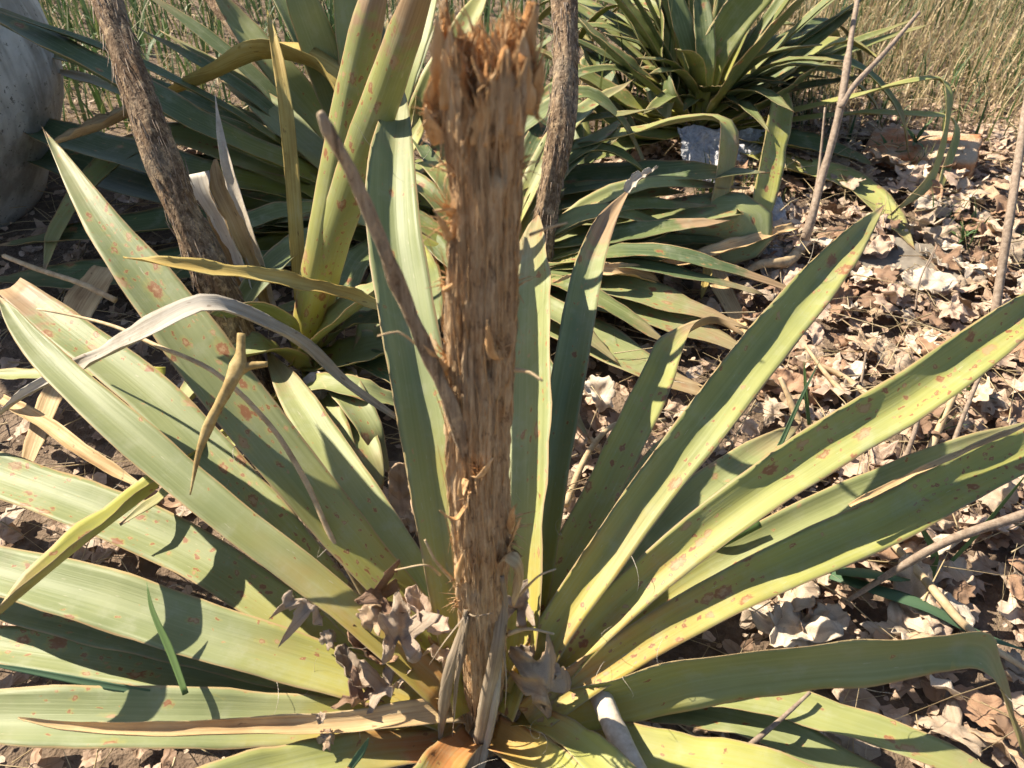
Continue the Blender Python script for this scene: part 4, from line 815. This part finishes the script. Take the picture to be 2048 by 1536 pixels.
LANDMARKS = [("the orange brick", 1835, 330), ("the bare sapling", 1600, 470), ("the pale stone slab", 1800, 540), ("the tall purple-brown stem", 2000, 600), ("the kinked hanging leaf", 1870, 400), ("the long spotted leaf", 1800, 760),
             ("the grey twig", 1850, 1130), ("the brown bent stem", 1930, 1220), ("the drooping dark leaf", 1900, 1380), ("the lowest spotted leaf", 1750, 1420), ("the tan cut stem", 1720, 780), ("the yellow spotted leaf", 1700, 1180), ("the pointed dark leaf tip", 1700, 560), ("the slender green blade", 1560, 800)]
TINTS = [('buff', (.66, .51, .37)), ('pinkish tan', (.63, .46, .345)), ('pale', (.73, .61, .48)), ('russet', (.45, .27, .165)), ('grey brown', (.46, .36, .265)), ('dark brown', (.29, .18, .115)), ('tan', (.52, .37, .24))]
USED = set()
def say_leaf(i, s, tint, pos, fl):
    p = proj(pos); lm = min(LANDMARKS, key=lambda l: (l[1] - p[0]) ** 2 + (l[2] - p[1]) ** 2); dx, dy = p[0] - lm[1], p[1] - lm[2]
    side = ("just beyond" if dy < 0 else "in front of") if abs(dy) > abs(dx) else "beside"
    kind = ("lobed", "torn", "oval", "torn", "torn", "oval", "lobed", "torn")[i % 8]
    size = "large" if s > .063 else ("small" if s < .048 else "middling")
    return f"{size} {kind} {tint} dry leaf, {'cupped' if fl > 0 else 'overturned'}, {side} {lm[0]}"
cnt = 0; tries = 0
while cnt < 260 and tries < 20000:
    tries += 1; x, y = random.uniform(.12, 1.35), random.uniform(.2, 1.5); p = Vector((x, y, 0)); q = proj(p)
    if not (1080 < q[0] < 2060 and 330 < q[1] < 1545): continue
    if q[0] < 1480 and random.random() < .7: continue
    i = random.randrange(24); s = random.uniform(.036, .076); fl = -1 if random.random() < .35 else 1; tn, tc = random.choice(TINTS); lab = say_leaf(i, s, tn, p, fl)
    if lab in USED: continue
    USED.add(lab); vv = random.uniform(.85, 1.1); o = link("dry_leaf", LMESH[i], None, (*[c * vv for c in tc], 0.0))
    o.location = (x, y, ground_z(x, y) + random.uniform(.006, .02)); o.scale = (s, s, s * random.uniform(.8, 1.2)); e = ROT()
    if fl < 0: e = e @ Matrix.Rotation(math.pi, 3, 'X')
    o.rotation_euler = e.to_euler(); tag(o, lab, "dry leaf", "dry leaves scattered on the ground"); cnt += 1
# single dead leaves caught in the rosette
for px, py, h, s, i, rot, lab in [(800, 1262, .115, .066, 4, (.5, .3, .2), "crumpled brown leaf caught in the rosette left of the stalk foot"), (770, 1195, .115, .06, 12, (.9, -.4, 1.9), "dark curled leaf wedged behind the stalk among leaf bases"), (845, 1235, .115, .056, 7, (.3, .5, .9), "pinkish brown leaf leaning on the stalk from the left"),
                                  (612, 1205, .145, .046, 2, (1.0, .2, 2.2), "grey folded leaf standing on a green leaf at left"), (700, 1345, .072, .05, 15, (.3, .5, .9), "grey brown leaf scrap resting between two left leaf bases"), (775, 1372, .075, .052, 20, (.2, .2, 2.6), "brown crumpled leaf nearest the dead rolled leaf"),
                                  (658, 1278, .085, .03, 5, (.7, .1, .4), "tiny rolled brown leaf among the left leaf bases"), (1082, 1368, .095, .078, 10, (.9, -.5, .5), "tan rolled leaf lying right of the stalk foot"), (1052, 1318, .09, .045, 13, (1.1, .2, .2), "grey shaded leaf right of the stalk foot"), (1115, 1335, .09, .035, 18, (.8, .4, 1.2), "small wavy tan leaf at the base of the right leaves"),
                                  (1035, 1215, .11, .05, 4, (1.2, .2, -.3), "brown veined leaf tucked behind the stalk"), (735, 1300, .09, .05, 23, (.5, .2, 1.3), "russet crumpled leaf on the orange leaf base at left"), (745, 1235, .115, .05, 21, (.4, -.4, .6), "tan papery leaf draped over the left leaf bases"), (720, 1400, .07, .045, 12, (.3, .3, 1.9), "dark crumpled leaf under the rolled dead leaf"), (880, 1300, .10, .045, 5, (.7, .2, 2.4), "buff scrap against the stalk foot"), (800, 985, .02, .07, 7, (.6, .2, .3), "tan curled leaf in the gap left of the stalk"), (1195, 790, .02, .085, 9, (.5, .1, .4), "pale grey veined leaf in the shade right of the stalk"),
                                  (1080, 940, .015, .08, 12, (.3, .3, 1.4), "dull olive leaf on the soil right of the stalk"), (625, 1085, .04, .05, 10, (.4, .3, 2.), "pinkish scrap of leaf in the gap between two left leaves"), (690, 1160, .05, .045, 16, (.4, .5, 1.), "rust brown scrap wedged between the two left leaves"), (830, 1040, .02, .05, 13, (.4, .5, .2), "folded tan leaf beside the back leaf"),
                                  (300, 1115, .02, .05, 15, (.4, .5, .2), "brown leaf in the dark gap under the yellow leaf"), (640, 1437, .086, .016, 17, (.2, .3, .2), "withered brown bud on the rolled dead leaf"), (655, 1478, .075, .028, 21, (.5, .3, .2), "shrivelled leaf with a stem on the lowest left leaf")]:
    s *= .82; o = link("dry_leaf", CMESH[i % 8]); o.location = G(px, py, h); o.scale = (s, s, s); o.rotation_euler = rot; tt = [t for t in TINTS if t[0].split()[0] in lab.split()] or [t for t in TINTS if 'brown' in t[0] and 'brown' in lab]; o.color = (*(tt[0][1] if tt else TINTS[6][1]), 0); tag(o, lab, "dry leaf", "dead leaves caught in the rosette")

# ------------------------------------------------------------------ stems, twigs, straws
def stick(name, P, R, mat, label, cat="twig", group="twigs and dead stems", seg=8, n=24, rough=.12):
    return own(link(name, tube_mesh(name, P, R, mat, seg, n, rough, random.random() * 20)), label, cat, group)
sp = empty("sapling", G(1600, 500, 0), "bare forked sapling rooted beside the foil", "sapling")
link("stem", tube_mesh("stem", [G(1598, 505, 0), G(1618, 455, .04), G(1640, 370, .085), G(1668, 270, .14), G(1684, 195, .18), G(1700, 90, .23), G(1716, -10, .275), G(1722, -60, .29)], [(0, .007), (.3, .0055), (.55, .006), (.6, .0042), (1, .0034)], M_TWIG, 10, 40, .15, 3), sp)
link("branch", tube_mesh("branch", [G(1682, 215, .172), G(1705, 175, .19), G(1770, 105, .225), G(1838, 25, .26)], [(0, .005), (1, .0028)], M_TWIG, 8, 20, .15, 5), sp)
link("branch", tube_mesh("branch", [G(1600, 500, .005), G(1628, 400, .06), G(1640, 320, .10), G(1650, 215, .16)], [(0, .003), (1, .0015)], M_TWIG, 6, 20, .15, 6), sp)
link("root", tube_mesh("root", [G(1605, 495, .008), G(1570, 525, .018), G(1520, 528, .022), G(1482, 552, .006)], [(0, .008), (.6, .0075), (1, .005)], M_TWIGTAN, 10, 20, .15, 8), sp)
stick("twig", [G(1988, 640, 0), G(2000, 560, .04), G(2025, 400, .12), G(2050, 230, .19), G(2075, 90, .25)], [(0, .0062), (1, .0052)], M_TWIG, "tall upright purple-brown stem at the edge of the grass")
stick("twig", [G(1690, 1205, .02), G(1800, 1135, .05), G(1900, 1080, .075), G(2060, 1025, .10), G(2160, 985, .11)], [(0, .002), (.3, .0038), (1, .005)], M_TWIG, "thick grey twig slanting over the dry leaves")
stick("twig", [G(1770, 1070, .03), G(1850, 1160, .035), G(1940, 1260, .03), G(2060, 1345, .015)], [(0, .0035), (.5, .004), (1, .002)], M_TWIGTAN, "brown bent stem passing under the grey twig")
for P, r, lab in [([(1885, 950, .0), (1920, 850, .03), (1965, 740, .06), (2060, 560, .1)], .0028, "thin grey stem rising past the long spotted leaf"), ([(1850, 925, 0), (1890, 830, .03), (1930, 745, .05)], .0045, "brown stub of stem behind the long spotted leaf"), ([(1805, 935, 0), (1830, 860, .03), (1845, 800, .04)], .003, "short dark stem under the long spotted leaf"),
                  ([(1700, 800, .01), (1650, 745, .02), (1610, 690, .03)], .0035, "tan cut stem leaning on the dry leaves"), ([(1735, 790, .01), (1690, 755, .015), (1630, 725, .02)], .004, "flat tan straw beside the cut stem"), ([(1600, 850, .0), (1580, 800, .02), (1560, 755, .035)], .0045, "dark stick behind the pointed leaf"),
                  ([(1715, 800, 0), (1725, 750, .02), (1732, 705, .035)], .002, "thin upright stem by the cut stems"), ([(1815, 560, 0), (1850, 540, .02), (1875, 490, .05)], .0013, "wiry weed stem near the pale slab"), ([(1830, 620, 0), (1840, 560, .03), (1868, 500, .06)], .0013, "wiry weed stem before the pale slab"),
                  ([(1500, 1490, .05), (1560, 1440, .055), (1620, 1385, .06)], .0022, "tan twig over the shaded lower leaves"), ([(1130, 1010, .01), (1180, 900, .02), (1230, 850, .03), (1330, 840, .02)], .004, "grey stick on the shaded soil right of the stalk"), ([(1180, 880, .01), (1240, 940, .01), (1290, 1000, .008)], .004, "pale stick in the dark gap right of the stalk")]:
    stick("twig", [G(*p) for p in P], [(0, r), (1, r * .6)], M_TWIGTAN if r > .0032 else M_TWIG, lab)
stick("twig", [G(75, 618, .22), G(150, 632, .225), G(235, 655, .24), G(310, 690, .252), G(430, 745, .252), G(540, 850, .215), G(610, 960, .178), G(665, 1080, .138), G(735, 1205, .09)], [(0, .0011), (.3, .0015), (.7, .0021), (1, .0024)], M_TWIGTAN, "long thin pale twig lying across the left leaves", n=40)
stick("straw", [G(8, 512, .10), G(80, 540, .11), G(165, 568, .115), (G(230, 600, .11))], [(0, .0028), (1, .0035)], M_TWIGTAN, "yellowish straw poking in at the left edge", "straw")
stick("bleached_stick", [G(1195, 1375, .055), G(1205, 1400, .058), G(1235, 1470, .065), G(1285, 1570, .075)], [(0, .0085), (.5, .0082), (1, .008)], M_PALEWOOD, "thick bleached white stem piece lying right of the stalk foot", "stem", seg=12, rough=.10)
# hanging ochre spike with a forked knot
hs = empty("dried_shoot", G(480, 700, .26), "ochre brown dried shoot hanging point-down over the left leaves", "shoot")
link("spike", tube_mesh("spike", [G(482, 668, .28), G(480, 715, .27), G(462, 765, .26), G(425, 835, .24), G(398, 905, .22), G(380, 990, .20)], [(0, .003), (.12, .0036), (.2, .006), (.35, .0042), (.6, .0034), (.8, .0018), (1, .0005)], M_SHOOT, 12, 40, .18, 2), hs)
link("side_knob", tube_mesh("side_knob", [G(470, 745, .263), G(500, 732, .265), G(535, 728, .265)], [(0, .0045), (.5, .003), (1, .002)], M_SHOOT, 10, 12, .2, 4), hs)
# loose dead blades at the left
def loose(pts, wpx, mat, label, name="fallen_leaf", cat="dead leaf", **k):
    P = [G(*p) for p in pts]; roll = k.pop("roll", 0); side = k.pop("side", None); w = px_width(P, wpx, .5, roll if not isinstance(roll, list) else 0, side)
    me, _ = blade_mesh(name, P, w, mat, k.pop("arc", 1.2), 0, roll, 24, prof=k.pop("prof", STRAP), wave=.001, seed=random.random() * 30, side=side); o = link(name, me, None, k.pop("col", (.2, .3, .1, .5))); own(o, label, cat, "loose dead blades on the ground"); return o
loose([(330, 745, .08), (200, 745, .09), (80, 750, .09), (-60, 750, .08)], 24, M_LEAF, "narrow olive blade lying level at the left edge", col=(0, .25, 0, .3))
loose([(0, 800, .04), (90, 850, .05), (180, 915, .05), (300, 985, .04)], 40, M_STRAW, "rolled tan dead blade low at the left edge", arc=2.4)
loose([(215, 535, .10), (165, 610, .09), (130, 690, .07), (120, 760, .05)], 72, M_STRAW, "brown withered blade bent over behind the arching grey leaf", arc=.7, prof=[(0, .7), (.3, 1), (1, .7)])
loose([(160, 650, .05), (110, 780, .04), (75, 870, .03), (45, 960, .02)], 44, M_STRAW, "tan flat blade standing below the arching grey leaf", arc=.8)
loose([(1700, 1012, .155), (1800, 962, .165), (1900, 915, .172), (2000, 872, .178), (2100, 830, .18)], 14, M_STRAW, "cream dry strip along the upper edge of a right leaf", arc=2)
loose([(620, 700, .03), (650, 760, .03), (640, 820, .02)], 26, M_STRAW, "short tan strip by the mortared chunk", arc=1)
loose([(1410, 480, .02), (1435, 560, .03), (1470, 630, .02), (1500, 680, .015)], 40, M_STRAW, "tan striped blade on the ground below the folded leaves", arc=.8)
loose([(1400, 470, .03), (1415, 540, .04), (1402, 600, .02)], 22, M_OCHRE, "small yellow strip below the folded leaves", arc=1)

# ------------------------------------------------------------------ grass
def grass(name, n, where, hmin, hmax, w, mat, lean, label):
    vt, fc, uv = [], [], []
    for k in range(n):
        x, y = where(); h = random.uniform(hmin, hmax) * (1 + .75 * mn.noise((x * 5, y * 5, 21))); a = random.uniform(0, 6.28); d = Vector((math.cos(a), math.sin(a), 0)); s = Vector((-d.y, d.x, 0)); b = len(vt); le = abs(random.gauss(0, lean)); ww = w * random.uniform(.5, 1.3)
        p0 = Vector((x, y, ground_z(x, y) - .014))
        for i in range(5):
            t = i / 4; th = le * t; p = p0 + ZV * (h * (math.sin(min(th, 3)) / max(le, .05) if le > .05 else t)) + d * (h * (1 - math.cos(th)) / max(le, .05)); f = ww * (1 - t ** 1.6) + .0002
            vt += [p - s * f, p + s * f]; uv += [(0, t), (1, t)]
        for i in range(4): a0 = b + 2 * i; fc.append((a0, a0 + 1, a0 + 3, a0 + 2))
    return tag(link(name, mesh(name, vt, fc, mat, uv)), label, kind="stuff")
def far_right():
    while True:
        x, y = random.uniform(.25, 2.4), random.uniform(1.42, 3.6)
        if x > .3 and mn.noise((x * 3, y * 3, 7)) > -.35 and random.random() < min(1, (y - 1.42) * 3 + .1): return x, y
def far_left():
    while True:
        x, y = random.uniform(-1.5, .35), random.uniform(1.45, 3.2)
        if mn.noise((x * 3, y * 3, 2)) > -.4: return x, y
def near_any():
    while True:
        x, y = random.uniform(.3, 1.3), random.uniform(.4, 1.6)
        if mn.noise((x * 4, y * 4, 12)) > .25: return x, y
grass("dry_grass", 17000, far_right, .04, .17, .0013, M_DRYG, 1.9, "tangled straw coloured grass at the back")
grass("green_grass", 6000, far_right, .05, .14, .0022, M_GREENG, 1.2, "scattered green blades among the straw coloured grass")
grass("tall_grass", 2400, far_left, .08, .24, .0030, M_GREENG, 1.3, "dark green grass beyond the yuccas")
grass("old_grass", 1600, far_left, .04, .17, .0013, M_DRYG, 1.7, "dead grass beneath the tall green grass")
grass("sparse_grass", 1000, near_any, .015, .06, .0015, M_GREENG, 1.0, "sparse short grass between fallen leaves")
def lying(n):
    it = []
    for k in range(n):
        x, y = random.uniform(-1.2, 1.7), random.uniform(.15, 1.9); a = random.uniform(0, 6.28); l = random.uniform(.03, .13); z = ground_z(x, y) + random.uniform(.002, .03); d = Vector((math.cos(a), math.sin(a), random.uniform(-.12, .12)))
        p = Vector((x, y, z)); it.append(([p, p + d * l * .5 + Vector((0, 0, .004)), p + d * l], random.uniform(.0007, .0026)))
    return it
tag(hairs("straw_debris", lying(4200), M_DRYG), "thin dry straws strewn over the leaf litter", kind="stuff")
def gblade(pts, wpx, label):
    P = [G(*p) for p in pts]; me, _ = blade_mesh("grass_blade", P, px_width(P, wpx, .5, 0, (1, 0, 0)), M_BLADE, .8, .1, 0, 16, 4, [(0, .8), (.4, 1), (.8, .6), (1, .05)], 0, .0006, (1, 0, 0), random.random() * 9)
    return own(link("grass_blade", me), label, "grass blade", "single green grass blades")
gblade([(372, 1388, .085), (340, 1300, .10), (305, 1220, .115), (293, 1165, .125)], 17, "green grass blade standing over the left leaves")
gblade([(300, 1385, .075), (180, 1365, .08), (60, 1342, .08), (-40, 1325, .08)], 18, "blue green blade lying above the lowest left leaf")
gblade([(1500, 1000, .02), (1555, 900, .05), (1600, 800, .09), (1640, 720, .12)], 11, "slender green blade rising by the pointed dark leaf")
gblade([(1618, 850, .02), (1612, 790, .05), (1608, 720, .08)], 9, "thin upright green blade among the cut stems")
gblade([(1520, 1045, .09), (1440, 1085, .08), (1380, 1130, .05)], 26, "blue green blade between two spotted right leaves")
gblade([(1670, 1135, .03), (1740, 1140, .035), (1820, 1160, .03)], 13, "flat blue green blade under the grey twig")
gblade([(1665, 1145, .02), (1760, 1175, .03), (1850, 1205, .03), (1950, 1260, .02), (2048, 1300, .015)], 22, "long green blade under the brown bent stem")
gblade([(1855, 1170, .01), (1868, 1110, .04), (1845, 1060, .06), (1830, 1040, .07)], 18, "olive blade curling up by the grey twig")
gblade([(1885, 1140, .01), (1960, 1060, .05), (2060, 940, .10)], 10, "thin green blade crossing behind the grey twig")
gblade([(700, 1536, .10), (725, 1500, .11), (738, 1475, .12)], 16, "pale green blade tip at the bottom edge")
# small green weeds near the brick
def weed(c, n, l, label):
    e = empty("weed", c, label, "weed", "small weeds")
    for k in range(n):
        a = 6.28 * k / n + random.uniform(-.3, .3); d = Vector((math.cos(a), math.sin(a), 0)); el = random.uniform(.2, 1.1); ll = l * random.uniform(.6, 1.1)
        me, _ = blade_mesh("leaf", [c, c + d * ll * .5 * math.cos(el) + ZV * ll * .6 * math.sin(el), c + d * ll * math.cos(el) + ZV * ll * .8 * math.sin(el)], ll * .16, M_BLADE, .8, .1, 0, 8, 4, [(0, .4), (.4, 1), (1, .05)], 0, .0005, None, k); link("leaf", me, e)
weed(G(1775, 320, .0), 12, .06, "little green weed sprouting before the orange brick")
weed(G(1830, 285, .03), 9, .05, "little green weed growing over the orange brick")
weed(G(1600, 480, 0), 7, .04, "tiny pale weed at the sapling foot")
weed(G(1925, 480, 0), 8, .04, "tiny grey green weed near the purple-brown stem")
weed(G(1935, 800, 0), 9, .035, "tiny weed beside the brown stub")
del yuc["fil"]
